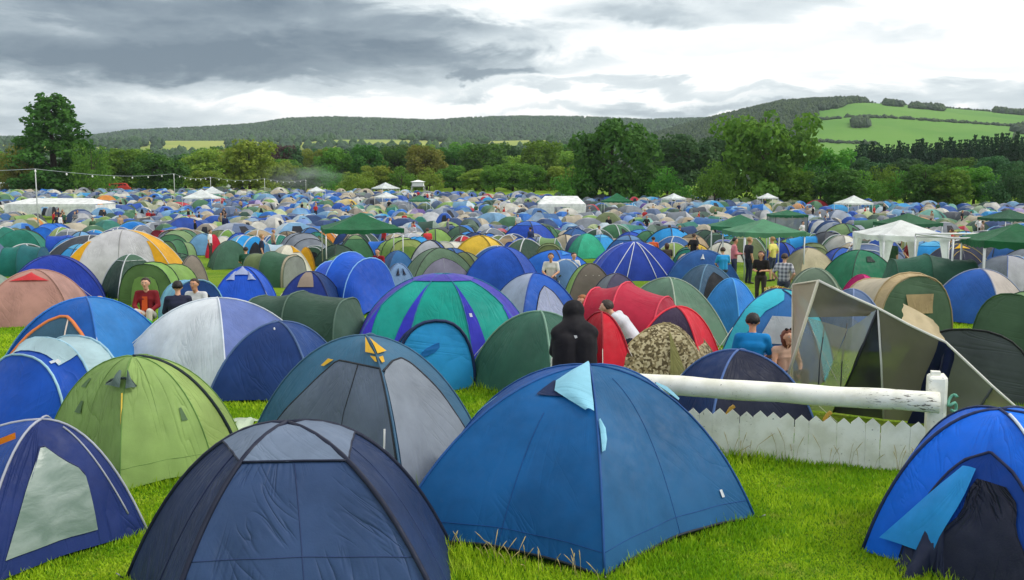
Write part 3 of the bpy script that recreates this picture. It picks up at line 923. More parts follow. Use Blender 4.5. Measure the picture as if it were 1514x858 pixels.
def stitch(D, root, lines, c, r=.0035):
    for i, uv in lines: seam('stitched_seam', D.fn(i), uv, r, sleeve_mat(c), root, 18, .004, 4)
stitch(D, R_, [(0, [(0, .93), (1, .93)]), (5, [(0, .93), (1, .93)]), (0, [(.5, .22), (.5, 1)]), (5, [(.5, .45), (.5, 1)]), (1, [(0, .93), (1, .93)])], (14, 66, 132), .0025)
# --- navy dome with grey cap, close to the camera
cs = [(-2.18, 5.55), (-.30, 5.66), (-.50, 7.6), (-2.90, 6.95)]
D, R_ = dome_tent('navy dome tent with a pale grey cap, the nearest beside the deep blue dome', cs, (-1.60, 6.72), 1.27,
                  [(54, 80, 124), (36, 58, 100), (40, 58, 104), (34, 52, 90)], phi=.85, sag=.03, sleeve=(20, 28, 52), cap=(112, 128, 152), cap_t=.33, nu=17, nt=22, fold=.010, lift=.06, sr=.02, bump=.5)  # lighter front panel, darkest left side: the fall of light put into colour
rig(D, R_, 4, 0)
seam('side_seam', D.fn(3), [(.62, .33), (.60, .7), (.56, 1)], .008, sleeve_mat((28, 40, 76)), R_, 16, .004)
tube('toggle', [D.S(3, [.6], [.62])[0] + (0, 0, -.02), D.S(3, [.6], [.62])[0] + (.05, -.04, .02)], .014, plain((24, 28, 36), .5), R_)
stitch(D, R_, [(0, [(.5, .36), (.5, 1)]), (1, [(.5, .36), (.5, 1)]), (0, [(0, .72), (1, .72)])], (40, 58, 102), .0028)

# --- slate blue and grey dome behind the navy one
a = at_top(540, 496, 1.34)
cs = [G(598, 752), (a[0] + 1.32, a[1] - .12), (a[0] + .2, a[1] + 1.5), (a[0] - 1.35, a[1] + .12)]
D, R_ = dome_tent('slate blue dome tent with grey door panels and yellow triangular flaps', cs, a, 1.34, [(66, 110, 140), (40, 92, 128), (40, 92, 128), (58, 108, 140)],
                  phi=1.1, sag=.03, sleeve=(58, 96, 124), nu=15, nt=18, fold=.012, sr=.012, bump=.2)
surf('door', D.fn(3), 0, 1, 0, 1, 9, 12, fabric((104, 118, 140)), R_, .014, rows=[(.40, .42, .985), (.55, .30, .985), (.75, .16, .985), (.98, .06, .985)])
surf('door', D.fn(0), 0, 1, 0, 1, 9, 12, fabric((136, 146, 158)), R_, .014, rows=[(.37, .34, .56), (.42, .015, .66), (.62, .015, .80), (.98, .015, .93)])
for i, uv in ((3, [(.06, .98), (.16, .75), (.30, .55), (.42, .40), (.985, .40)]), (0, [(.015, .42), (.34, .37), (.56, .37), (.66, .42), (.80, .62), (.93, .98)]), (3, [(.70, .41), (.62, .7), (.60, .98)]), (3, [(.985, .40), (.985, .98)])):
    seam('door_piping', D.fn(i), uv, .013, sleeve_mat((24, 30, 40)), R_, 22, .014)
rig(D, R_, 5, 0)
YF = fabric((226, 176, 44))
for i, rows in ((3, [(.10, .83, .85), (.285, .82, .995)]), (0, [(.10, .0, .01), (.285, .0, .30)]), (0, [(.315, .0, .12), (.36, .03, .10)]), (3, [(.31, .90, .99), (.35, .96, .99)]), (3, [(.40, .30, .38), (.46, .27, .31)])):
    surf('reflector_flap', D.fn(i), 0, 1, 0, 1, 4, 4, YF, R_, .026, rows=rows)
seam('guy_rope', D.fn(3), [(.93, .74), (.88, 1.0)], .012, plain((220, 222, 220), .6), R_, 6, .05)

# --- lime green rounded tent with grey vent hood and yellow guy rope
a = at_top(196, 527, 1.2)
cs = [G(178, 728), G(318, 700), (a[0] + .98, a[1] + .55), (a[0] + .2, a[1] + 1.3), (a[0] - .85, a[1] + .7), G(62, 690)]
D, R_ = dome_tent('lime green rounded tent with a grey vent hood and yellow guy rope', cs, a, 1.2, [(146, 176, 100), (156, 182, 104), (176, 196, 124), LIME, LIME, (140, 172, 98)],
                  phi=1.38, sag=-.05, sleeve=(104, 142, 72), nu=12, nt=18, fold=.02, sr=.007, bump=.5)
seam('pole_sleeve', D.fn(1), [(.55, .0), (.62, .4), (.62, 1)], .022, sleeve_mat((22, 40, 44)), R_, 20, .0)
surf('vent', D.fn(5), 0, 1, 0, 1, 7, 5, fabric((92, 112, 108)), R_, .05, rows=[(.30, .90, .96), (.40, .80, .99), (.44, .68, .99)], puff=.04)
surf('vent', D.fn(0), 0, 1, 0, 1, 7, 5, fabric((92, 112, 108)), R_, .05, rows=[(.30, 0, .03), (.40, .01, .12), (.45, .01, .20)], puff=.04)
seam('vent_rim', D.fn(5), [(.66, .46), (.74, .42), (.99, .39)], .014, sleeve_mat((44, 60, 62)), R_, 8, .05)
seam('vent_rim', D.fn(0), [(.0, .39), (.12, .41), (.22, .47)], .014, sleeve_mat((44, 60, 62)), R_, 8, .05)
p0 = D.S(0, [.0], [.46])[0] + (0, -.05, .0); g0 = G(176, 728)
guy(R_, p0, (g0[0], g0[1], .02), (206, 176, 60), .008)
for i, u, t in ((5, .35, .62), (0, .8, .66), (5, .2, .45)):
    surf('patch', D.fn(i), 0, 1, 0, 1, 3, 3, fabric((92, 120, 84)), R_, .01, rows=[(t - .04, u - .02, u + .02), (t + .04, u - .05, u + .05)])

stitch(D, R_, [(0, [(.45, .1), (.5, 1)]), (5, [(.5, .1), (.5, 1)]), (0, [(0, .9), (1, .9)]), (5, [(0, .9), (1, .9)])], (112, 144, 78), .0025)
# --- blue tent with clear window
a = np.array([-3.86, 7.72])
cs = [(-3.92, 6.72), (-3.10, 7.92), (-4.25, 9.0), (-5.3, 7.6)]
D, R_ = dome_tent('navy tent with a large crinkled clear window and an orange tag', cs, a, 1.04, [(30, 52, 116), (58, 88, 150), NAVY, (40, 84, 170)], phi=.75, sag=.03,
                  sleeve=(168, 172, 186), nu=12, nt=16, sr=.011, bump=.5, fold=.02)
rig(D, R_, 6, 0)
def window_mat():
    m, b, pr, out = newmat('clear_window')
    tc = b.n.new('ShaderNodeTexCoord'); oc = tc.outputs['Object']
    n1 = b.noise(b.vm('MULTIPLY', oc, (1, 1, 2.2)), 3.2, 4, .5, .3)
    b.l.new(b.mix(b.mr(n1, .3, .7), lin((104, 126, 116)), lin((142, 158, 152))), pr.inputs['Base Color'])
    pr.inputs['Roughness'].default_value = .34
    bp = b.n.new('ShaderNodeBump'); bp.inputs['Strength'].default_value = .3; bp.inputs['Distance'].default_value = .05
    b.l.new(n1, bp.inputs['Height']); b.l.new(bp.outputs[0], pr.inputs['Normal'])
    return m
surf('window', D.fn(0), 0, 1, 0, 1, 8, 10, window_mat(), R_, .012, rows=[(.40, .36, .42), (.62, .24, .74), (.93, .14, .70)])
seam('window_trim', D.fn(0), [(.36, .40), (.14, .93), (.70, .93), (.74, .62), (.42, .40), (.36, .40)], .008, sleeve_mat((30, 44, 96)), R_, 30, .012)
seam('piping', D.fn(0), [(.86, .25), (.90, .6), (.93, .9)], .008, sleeve_mat((172, 176, 190)), R_, 14, .008)
q = D.S(3, [.93], [.26])[0]
surf('tag', lambda u, t: np.column_stack([q[0] - .02 - .13 * t, q[1] - .03 - .02 * t + 0 * u, q[2] + .02 - .05 * t + (u - .5) * .05]), 0, 1, 0, 1, 3, 4, fabric((232, 130, 30)), R_)

# --- bright blue tent with open door (cut by the frame)
a = at_top(1478, 606, 1.18)
cs = [G(1275, 815), (a[0] - .10, a[1] - 1.45), (a[0] + 1.5, a[1] - .8), (a[0] + 1.3, a[1] + 1.1), (a[0] - .35, a[1] + 1.15)]
D, R_ = dome_tent('bright blue tent with its arched door hanging open in a dark heap', cs, a, 1.18, [(0, 106, 230), (0, 120, 244), (0, 110, 230), BRIGHT, (0, 100, 220)], phi=1.2, sag=-.01,
                  sleeve=(22, 40, 84), nu=15, nt=18, sr=.014, bump=.35, fold=.02)
rows = []
for q_ in np.linspace(0, 1, 9):
    w = math.sqrt(max(1 - (1 - q_) ** 2.2, .003)); rows.append((.44 + .55 * q_, .56 - .36 * w, .56 + .36 * w))
surf('door', D.fn(0), 0, 1, 0, 1, 9, 12, fabric((0, 72, 170), trans=.35), R_, .012, rows=rows)
seam('door_piping', D.fn(0), [(r[1], r[0]) for r in rows[::-1]] + [(r[2], r[0]) for r in rows], .014, sleeve_mat((16, 30, 70)), R_, 30, .014)
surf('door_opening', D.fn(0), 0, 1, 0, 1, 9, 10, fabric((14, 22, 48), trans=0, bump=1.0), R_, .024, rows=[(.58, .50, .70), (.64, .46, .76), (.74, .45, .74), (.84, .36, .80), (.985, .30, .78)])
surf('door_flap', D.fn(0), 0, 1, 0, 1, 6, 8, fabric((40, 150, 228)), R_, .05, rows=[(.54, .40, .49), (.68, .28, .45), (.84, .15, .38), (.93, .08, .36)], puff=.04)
def heap(u, t):
    th = u * PI
    k = 1 + .22 * np.sin(u * 19 + t * 5) * t + .1 * np.sin(u * 37)
    c0 = G(1385, 838)
    return np.column_stack([c0[0] - .36 * np.cos(th) * t * k, c0[1] + .0 - .42 * np.sin(th) * t * k, np.maximum(.62 * (1 - t ** 1.3) + .04 * np.sin(u * 23 + t * 9), .01)])
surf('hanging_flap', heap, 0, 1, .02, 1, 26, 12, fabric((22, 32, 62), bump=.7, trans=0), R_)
tube('ridge_tape', [D.S(0, [.98], [t])[0] + (0, -.01, .02) for t in np.linspace(.1, .3, 5)], .012, plain((205, 215, 225), .5), R_)

# --- left middle
T, R_ = tn('royal blue low tent with pale aqua cap and side, next to the lime tent', 70, 500, [(-.95, .28, .06), (-.35, .72, .86), (0, .86, 1.02), (.45, .84, .98), (1.35, .55, .10)], 2, 62, [ROYAL, ROYAL, PALE, PALE], sleeve=(150, 190, 210), e=.8)
surf('logo', T.fn(1), .2, .5, .33, .35, 3, 3, fabric(WHITE), R_, .012); surf('logo', T.fn(1), .35, .5, .31, .34, 3, 3, fabric(WHITE), R_, .012)
surf('roof_cap', T.fn(1), .35, 1, .3, .72, 6, 9, fabric(PALE), R_, .014)
D, R_ = dm('bright blue dome with orange piped mesh door and a pale aqua porch', 128, 440, 1.2, 178, 1.9, -14, [(20, 92, 178), (48, 128, 200), ROYAL, (26, 86, 190)], phi=1.2, sleeve=(40, 110, 190))
rows = [(.44, .40, .52), (.5, .24, .66), (.62, .12, .82), (.8, .05, .94), (.98, .02, .98)]
surf('door', D.fn(0), 0, 1, 0, 1, 9, 10, fabric((58, 98, 124)), R_, .014, rows=rows)
seam('door_piping', D.fn(0), [(r[1], r[0]) for r in rows[::-1]] + [(r[2], r[0]) for r in rows], .028, plain((214, 120, 60), .6), R_, 30, .016)
seam('zip', D.fn(0), [(.56, .46), (.62, .98)], .016, plain((206, 190, 180), .6), R_, 12, .016)
surf('porch', lambda u, t: D.S(3, u, t) + np.column_stack([-.32 * np.sin(PI * u) * t, -.1 * t, -.06 * t * (1 - t)]), 0, 1, .12, 1, 8, 9, fabric((150, 212, 226)), R_)
dm('salmon pink dome tent with a red patch at its crown', 52, 399, 1.22, 134, 2.0, 10, [SALMON, (176, 136, 126), SALMON], phi=1.3, sleeve=(160, 120, 110), vents=((0, .5, .30, .42, .10, (214, 60, 66)),))
dm('large royal blue dome right behind the salmon pink tent', 78, 378, 1.34, 142, 2.2, 24, [(22, 58, 168), (20, 48, 148), ROYAL, (34, 84, 200)], phi=1.2, sleeve=(24, 44, 120))
D, R_ = dm('big light grey family tent with mustard yellow sides', 182, 340, 2.02, 172, 2.6, 8, [(196, 196, 200), YEL, SAND, YEL], phi=1.25, sleeve=(200, 200, 196), nu=12)
surf('side_panel', D.fn(0), 0, 1, 0, 1, 4, 8, fabric(YEL), R_, .012, rows=[(.42, .0, .06), (.7, .0, .12), (.98, .0, .13)])
surf('side_panel', D.fn(0), 0, 1, 0, 1, 4, 8, fabric(YEL), R_, .012, rows=[(.42, .94, 1), (.7, .88, 1), (.98, .87, 1)])
seam('zip', D.fn(0), [(.5, .06), (.52, .98)], .016, sleeve_mat((150, 150, 150)), R_, 12, .012)
tn('light green tunnel tent with its arched doorway and porch facing the seated people', 214, 388, [(0, .80, 1.2), (.5, .82, 1.22), (1.8, .75, 1.05), (2.4, .5, .1)], 0, 84, [(132, 176, 92), LIME, LIME], sleeve=(44, 70, 50), capc=(96, 128, 76), door={'c': (132, 172, 92), 'w': .26, 'h': .72, 'pipe': (40, 64, 46)})
dm('small taupe tent tucked beside the yellow and grey family tent', 284, 378, 1.1, 44, 1.6, 20, [TAUPE, (150, 142, 132)], phi=1.3, sleeve=(90, 90, 90))
tn('pale blue tunnel tent with a dark blue doorway, two people in front', 290, 412, [(0, .62, 1.1), (.25, .62, 1.08), (1.5, .6, .95), (2.2, .4, .1)], 0, 118, [(132, 196, 220), (120, 188, 214), (120, 188, 214)], sleeve=(120, 170, 200), capc=(32, 74, 140), door={'c': (24, 40, 72), 'w': .3, 'h': .75})
D, R_ = dm('white and slate blue dome tent, largest pale tent on the open grass', 322, 441, 1.18, 226, 2.0, -30, [(222, 228, 234), (104, 124, 186), WHITE, SLATE], phi=1.12, sleeve=(196, 204, 214), nu=11)
D, R_ = dm('small dark blue tent with a white vertical guy line on the grass', 412, 476, 1.0, 160, 1.6, -6, [(24, 60, 124), (30, 68, 132), NAVY, (64, 92, 140)], phi=1.12, sleeve=(70, 96, 140))
g0 = G(420, 572); guy(R_, D.S(0, [.55], [.25])[0] + (0, -.02, .02), (g0[0], g0[1], .03), (214, 216, 222), .012)
dm('bright blue dome with a pale three-pointed cap behind the white and slate tent', 360, 395, 1.2, 94, 1.8, 8, [(24, 88, 210), (30, 92, 206), ROYAL], phi=1.25, sleeve=(24, 60, 150), vents=((0, .5, .2, .4, .16, (166, 178, 214)), (0, .2, .36, .12, .1, (166, 178, 214)), (0, .8, .36, .12, .1, (166, 178, 214))))
tn('long dark green tunnel tent with a flat top and worn flysheet', 440, 432, [(-1.2, .5, .12), (-.75, .72, 1.0), (0, .74, 1.1), (.95, .72, 1.0), (1.35, .5, .1)], 2, -12, [(56, 84, 70), (48, 78, 64), (50, 80, 66), (70, 100, 84)], sleeve=(80, 106, 92), e=.62)
D, R_ = dm('dark royal blue dome with a tan rolled patch over its door', 458, 402, 1.1, 88, 1.7, 0, [(22, 52, 138), NAVY], phi=1.3, sleeve=(20, 36, 90))
surf('patch', D.fn(0), 0, 1, 0, 1, 5, 5, fabric((150, 134, 120)), R_, .02, rows=[(.12, .2, .8), (.52, .28, .72)])
T, R_ = tn('tall bright blue tunnel tent with pale pole seams, taller than its neighbours', 516, 373, [(-1.0, .5, .1), (-.7, .86, 1.25), (0, .98, 1.52), (.75, .95, 1.4), (1.3, .8, .2)], 2, -38, [(22, 84, 196), (20, 88, 210), (26, 96, 214), (20, 84, 200)], sleeve=(120, 168, 226), e=.9)
# teal and purple
a = at_top(655, 400, 1.52)
cs = [(a[0] + 1.28 * x, a[1] + y) for x, y in ((-1.15, -.95), (-.42, -1.2), (.45, -1.2), (1.2, -.9), (1.25, .8), (.4, 1.2), (-.5, 1.2), (-1.3, .6))]
D, R_ = dome_tent('turquoise and purple panelled dome tent, the only one in these colours', cs, a, 1.46, [TEAL, (0, 156, 140), TEAL, PURPLE, TEAL, TEAL, PURPLE, (74, 62, 190)], phi=1.48, sag=0.0, sleeve=(30, 110, 140), nu=9, nt=16, cap=None, sr=.012)
for i in (2,):
    surf('stripe', D.fn(i), 0, 1, 0, 1, 4, 10, fabric((50, 54, 190)), R_, .012, rows=[(.30, .0, .04), (.6, .0, .22), (.99, .0, .30)])
surf('stripe', D.fn(0), 0, 1, 0, 1, 4, 10, fabric((50, 54, 190)), R_, .012, rows=[(.30, .96, 1), (.6, .78, 1), (.99, .66, 1)])
surf('stripe', D.fn(0), 0, 1, 0, 1, 5, 10, fabric((62, 54, 196)), R_, .012, rows=[(.55, 0, .03), (.8, 0, .22), (.99, 0, .36)])
surf('stripe', D.fn(2), 0, 1, 0, 1, 5, 10, fabric((70, 70, 196)), R_, .012, rows=[(.55, .97, 1), (.8, .82, 1), (.99, .66, 1)])
for i in range(8): surf('roof_cap', D.fn(i), 0, 1, .0, .24, 5, 4, fabric((80, 72, 176)), R_, .014)
surf('logo', D.fn(2), .08, .14, .60, .63, 3, 3, fabric(WHITE), R_, .018)
T, R_ = tn('small sky blue tent with a dark hooped edge, standing before the turquoise and purple dome', 643, 474, [(0, .60, 1.02), (.3, .58, .92), (1.5, .35, .1)], 0, 112, [(36, 136, 206), (36, 136, 206)], sleeve=(16, 40, 84), capc=(44, 156, 220), sr=.026)
f = T.cap(0); ref_in = (T.o[0] + T.ax[0], T.o[1] + T.ax[1], .4)
surf('vent', f, 0, 1, 0, 1, 4, 4, fabric((24, 110, 180)), R_, .02, rows=[(.70, .45, .48), (.60, .45, .72), (.52, .64, .68)])
surf('logo', f, .66, .69, .36, .46, 2, 3, fabric(WHITE), R_, .02)
D, R_ = dm('dark green ridge-backed tent with a pale guy line, beside the person in black hoodie', 800, 461, 1.15, 128, 2.0, 38, [(56, 102, 86), (60, 106, 90), DGREEN, (60, 110, 92)], phi=1.2, sleeve=(110, 146, 128))
T, R_ = tn('crimson tunnel tent with a bright red vestibule behind the sitting people', 925, 418, [(-1.25, .45, .1), (-.55, .85, 1.2), (0, .95, 1.32), (.7, .85, 1.1), (1.45, .5, .15)], 2, -24, [RED, CRIM, (186, 34, 66), (168, 28, 58)], sleeve=(214, 60, 84))
dm('bright red small tent with a zipped front, right next to the black hoodie', 890, 462, 1.15, 56, 1.2, 20, [(222, 24, 50), (190, 20, 44)], phi=1.35, sleeve=(150, 16, 36))
D, R_ = dm('red dome tent with a dark purple crown behind the camouflage tent', 1000, 454, 1.18, 122, 1.8, -20, [(60, 46, 74), (212, 30, 52), CRIM, RED], phi=1.25, sleeve=(214, 40, 60))
a = at_top(985, 478, 1.0)
D, R_ = dome_tent('camouflage patterned khaki and brown dome tent behind the white rail', rect(a[0], a[1], 1.55, 1.5, -18), a, 1.0, [OLIVE], phi=1.25, sleeve=(150, 136, 96), sr=.008)
cm = fabric((150, 136, 98), pattern='camo', c2=(92, 80, 52), c3=(196, 184, 146))
for ch in R_.children:
    if ch.name.startswith('panel'): ch.data.materials[0] = cm
surf('flap', D.fn(0), 0, 1, 0, 1, 4, 6, fabric((142, 140, 84)), R_, .03, rows=[(.3, .66, .68), (.98, .62, .86)])
dm('low dark navy tent immediately behind the white rail', 1092, 518, .86, 170, 1.3, 16, [(30, 38, 66), (54, 72, 116), NAVY, NAVY], phi=1.3, sleeve=(80, 110, 170))
D, R_ = dm('brown-grey dome with white guy lines and lime green side walls', 873, 390, 1.2, 78, 1.8, 0, [BROWN, LIME, OLIVE, LIME], phi=1.3, sleeve=(60, 60, 56))
for u, tt, x in ((.3, .45, 836), (.55, .45, 864), (.75, .45, 866)):
    g0 = G(x, 452); guy(R_, D.S(0, [u], [tt])[0], (g0[0], g0[1], .02), (216, 214, 196), .014)
dm('small slate purple dome half hidden by the crimson tunnel tent', 912, 405, 1.0, 70, 1.4, 10, [(84, 80, 108), GREY], phi=1.3, sleeve=(70, 66, 90))
D, R_ = dm('grey-green ridge tent with pale guy lines beside the crimson tunnel tent', 990, 411, 1.25, 100, 2.2, 30, [(96, 132, 110), (82, 116, 96), GREEN, (106, 140, 118)], phi=.8, sleeve=(150, 168, 150))
g0 = G(1000, 470); guy(R_, D.S(0, [.7], [.1])[0], (g0[0], g0[1], .02), (220, 218, 200), .014)
D, R_ = dm('broad royal blue dome with several white pole lines', 938, 358, 1.5, 136, 2.2, 4, [(34, 68, 172), (36, 76, 184), ROYAL], phi=1.15, sleeve=(60, 90, 190), nu=11)
for u in (.18, .36, .7, .84): seam('pole_line', D.fn(0), [(.5 + (u - .5) * .4, .12), (u, .98)], .018, plain((206, 210, 224), .6), R_, 12, .02)
for u in (.3,): seam('pole_line', D.fn(3), [(u, .2), (u, .98)], .016, plain((206, 210, 224), .6), R_, 12, .02)
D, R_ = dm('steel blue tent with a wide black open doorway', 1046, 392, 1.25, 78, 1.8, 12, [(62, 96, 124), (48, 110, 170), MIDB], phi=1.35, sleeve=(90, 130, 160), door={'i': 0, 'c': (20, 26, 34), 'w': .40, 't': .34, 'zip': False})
dm('sky blue pointed pyramid tent beside the black open doorway', 1082, 412, 1.15, 66, 1.2, 40, [(44, 134, 220), (60, 150, 226)], phi=.35, sleeve=(80, 160, 226))
D, R_ = dm('turquoise hooped tent with a pale grey window flap beside the mesh shelter', 1152, 428, 1.3, 150, 2.0, -22, [(48, 112, 178), AQUA, (40, 150, 200), (48, 184, 204)], phi=1.35, sleeve=(24, 70, 110), sag=-.02)
surf('hood', D.fn(0), 0, 1, 0, 1, 6, 7, fabric((56, 186, 206)), R_, .016, rows=[(.05, .1, .9), (.3, .02, .7), (.45, .0, .36), (.8, .0, .1)])
surf('window', D.fn(0), 0, 1, 0, 1, 4, 4, fabric((182, 190, 194)), R_, .02, rows=[(.50, .48, .86), (.74, .34, .82)])
dm('steel blue dome with a white logo near the turquoise hooped tent', 1040, 370, 1.25, 110, 2.0, -10, [(38, 92, 160), MIDB, (58, 130, 190)], phi=1.2, sleeve=(40, 90, 150), vents=((0, .48, .4, .05, .08, WHITE),))
# right side
D, R_ = tn('beige hooped tent with a dark green mesh front and tan flap', 1345, 401, [(0, .86, 1.3), (.28, .9, 1.34), (1.5, .8, 1.1), (2.4, .5, .1)], 1, 104, [(196, 174, 134), SAND, SAND], sleeve=(170, 150, 112), capc=(84, 112, 88))
f = D.cap(0)
ref_in = (D.o[0] + D.ax[0], D.o[1] + D.ax[1], .4)
surf('flap', f, 0, 1, 0, 1, 4, 4, fabric((190, 164, 124)), R_, .03, rows=[(.72, .25, .72), (.55, .30, .66), (.42, .30, .62)])
dm('blue and warm grey two-tone dome with a pale back', 1450, 398, 1.22, 108, 1.8, 40, [(196, 186, 180), SAND, ROYAL, (40, 100, 190)], phi=1.25, sleeve=(130, 140, 170))
dm('grey and blue dome set just behind the blue and warm grey dome', 1490, 378, 1.22, 90, 1.9, 20, [(164, 166, 172), (44, 92, 178), ROYAL, GREY], phi=1.25, sleeve=(90, 110, 160))
T, R_ = tn('light green tunnel tent with a dark hooped entrance beside the dark grey half dome', 1495, 432, [(0, .62, 1.1), (.35, .58, 1.02), (1.7, .55, .98), (2.5, .4, .1)], 0, 52, [(120, 160, 96), (112, 152, 92), LIME], sleeve=(54, 84, 60), capc=(78, 104, 82))
g0 = G(1496, 505); guy(R_, T.S(0, [.5], [.3])[0], (g0[0], g0[1], .02), (206, 190, 90), .012)
T, R_ = tn('dark charcoal half-dome tent with a black hoop behind the mesh shelter', 1432, 487, [(0, .86, 1.0), (.4, .8, .92), (1.5, .4, .1)], 0, 70, [(60, 68, 72), (56, 62, 68)], sleeve=(22, 26, 30), capc=(82, 90, 94))
D, R_ = dm('emerald green dome with a small dark window and black poles', 1272, 370, 1.42, 92, 2.0, 14, [(28, 122, 88), (30, 126, 92), EMER], phi=1.3, sleeve=(24, 56, 46))
surf('window', D.fn(0), 0, 1, 0, 1, 4, 4, fabric((22, 50, 44)), R_, .02, rows=[(.34, .42, .60), (.47, .38, .66)])
tn('long dark green tunnel tent stretching out beside the emerald dome', 1370, 376, [(-1.3, .5, .1), (-.9, .8, 1.25), (0, .85, 1.4), (1.2, .8, 1.25), (1.8, .5, .1)], 2, -8, [(40, 96, 76), (36, 92, 72), (44, 84, 70), (46, 84, 70)], sleeve=(40, 76, 62), e=.7)
D, R_ = dm('dark navy dome with a bright yellow crown and yellow door edge', 1416, 361, 1.35, 84, 2.0, 0, [(40, 50, 80), (70, 100, 120), GREY], phi=1.3, sleeve=(150, 140, 90), vents=((0, .5, .22, .34, .12, (226, 178, 40)),), door={'i': 0, 'c': (34, 40, 66), 'w': .38, 't': .38, 'pipe': (200, 170, 80)})
dm('beige rounded tent near the emerald dome', 1196, 367, 1.25, 62, 1.8, 12, [(190, 180, 150), SAND], phi=1.4, sleeve=(160, 150, 120))
dm('bright pink small pop-up tent between green and beige tents', 1275, 406, .95, 42, 1.1, 30, [PINK, (190, 30, 112)], phi=.9, sleeve=(180, 30, 110), sr=.01)
dm('muted green dome with a pale crown behind the mesh shelter', 1205, 397, 1.2, 100, 1.9, -18, [(96, 116, 98), (110, 130, 106), OLIVE], phi=1.2, sleeve=(120, 136, 120))
D, R_ = dm('slate blue small dome showing over the mesh shelter ridge', 1262, 428, 1.1, 62, 1.4, 10, [(96, 120, 160), SLATE, PALE], phi=1.3, sleeve=(120, 140, 180))
# further landmark tents
dm('tall dark blue tent with steep sides beside the red hanging cloth', 272, 322, 1.75, 86, 2.2, 36, [(28, 70, 160), (22, 56, 136), ROYAL, (70, 84, 130)], phi=.9, sleeve=(30, 60, 130))
dm('bright sky blue dome between tall dark blue tent and the yellow-sided tent', 197, 328, 1.5, 58, 2.2, 0, [(24, 124, 208), (20, 112, 196)], phi=1.2, sleeve=(120, 180, 226))
dm('red cloth tent pitched against the tall dark blue tent', 316, 347, 1.3, 26, 1.1, 20, [(206, 28, 58)], phi=.7, sleeve=(180, 24, 50), sr=.01)
dm('mint green dome tent in front of the sandy tents', 868, 346, 1.35, 48, 2.0, 14, [(50, 176, 140), (40, 160, 126)], phi=1.0, sleeve=(50, 170, 140))
dm('broad royal blue dome beside the grey-green hooped tents', 742, 365, 1.45, 104, 2.2, -12, [(30, 88, 196), (26, 78, 184), ROYAL], phi=1.2, sleeve=(24, 60, 140))
dm('blue dome with pale grey door, behind the turquoise and purple dome', 790, 404, 1.3, 112, 2.0, 24, [(30, 92, 190), (70, 120, 190), ROYAL, (168, 180, 206)], phi=1.2, sleeve=(30, 70, 150), door={'i': 0, 'c': (168, 178, 208), 'w': .3, 't': .4})
dm('grey-green hooped dome with dark poles behind the turquoise and purple dome', 650, 367, 1.4, 104, 2.2, 16, [(92, 120, 96), (86, 112, 92), OLIVE], phi=1.3, sleeve=(34, 44, 40), door={'i': 0, 'c': (120, 118, 140), 'w': .42, 't': .45})
dm('pale blue small dome with dark vents beside the tall bright blue tunnel', 590, 390, 1.1, 56, 1.6, 10, [(120, 152, 190), SLATE], phi=1.3, sleeve=(90, 120, 160), vents=((0, .4, .4, .08, .1, (30, 36, 60)), (0, .7, .4, .07, .09, (30, 36, 60))))
dm('teal blue dome between green gazebo and pale hooped tents', 588, 371, 1.2, 50, 1.8, 20, [(44, 104, 160), (40, 96, 150)], phi=1.2, sleeve=(40, 80, 130))
dm('pale cream bell-shaped tent with a yellow-topped neighbour', 425, 363, 1.3, 56, 1.9, 30, [(222, 218, 200), (206, 200, 184)], phi=1.0, sleeve=(200, 196, 180), vents=((0, .8, .3, .2, .15, YEL),))
dm('orange-yellow small dome under the edge of the big green gazebo', 452, 366, 1.05, 26, 1.4, 10, [(240, 178, 20), (226, 160, 20)], phi=1.3, sleeve=(210, 150, 20))
tn('grey-green tunnel tent with a pale hooped end near the green gazebo', 400, 372, [(-1.1, .5, .1), (-.7, .8, 1.15), (0, .82, 1.25), (.9, .8, 1.15), (1.0, .78, 1.1)], 2, -20, [(120, 140, 124), OLIVE, (60, 104, 80), SAND], sleeve=(90, 104, 92), e=.7, capc2=(150, 156, 150))
dm('green dome tent with a dark door beneath tall dark blue tent', 340, 356, 1.3, 60, 2.0, 24, [(62, 104, 84), (70, 110, 88), (90, 124, 100)], phi=1.1, sleeve=(60, 90, 76))
dm('teal green dome tent at the edge of the path by the marquee', 30, 340, 1.4, 72, 2.2, 12, [(30, 122, 104), (36, 130, 110), TEAL], phi=1.2, sleeve=(30, 90, 80))
tn('teal tunnel tent curving behind the large royal blue dome', 34, 362, [(-1.2, .5, .1), (-.7, .85, 1.2), (0, .9, 1.3), (.8, .85, 1.2), (1.4, .5, .1)], 2, 6, [(30, 110, 104), (24, 116, 108), (30, 104, 110), (34, 96, 120)], sleeve=(30, 90, 90))

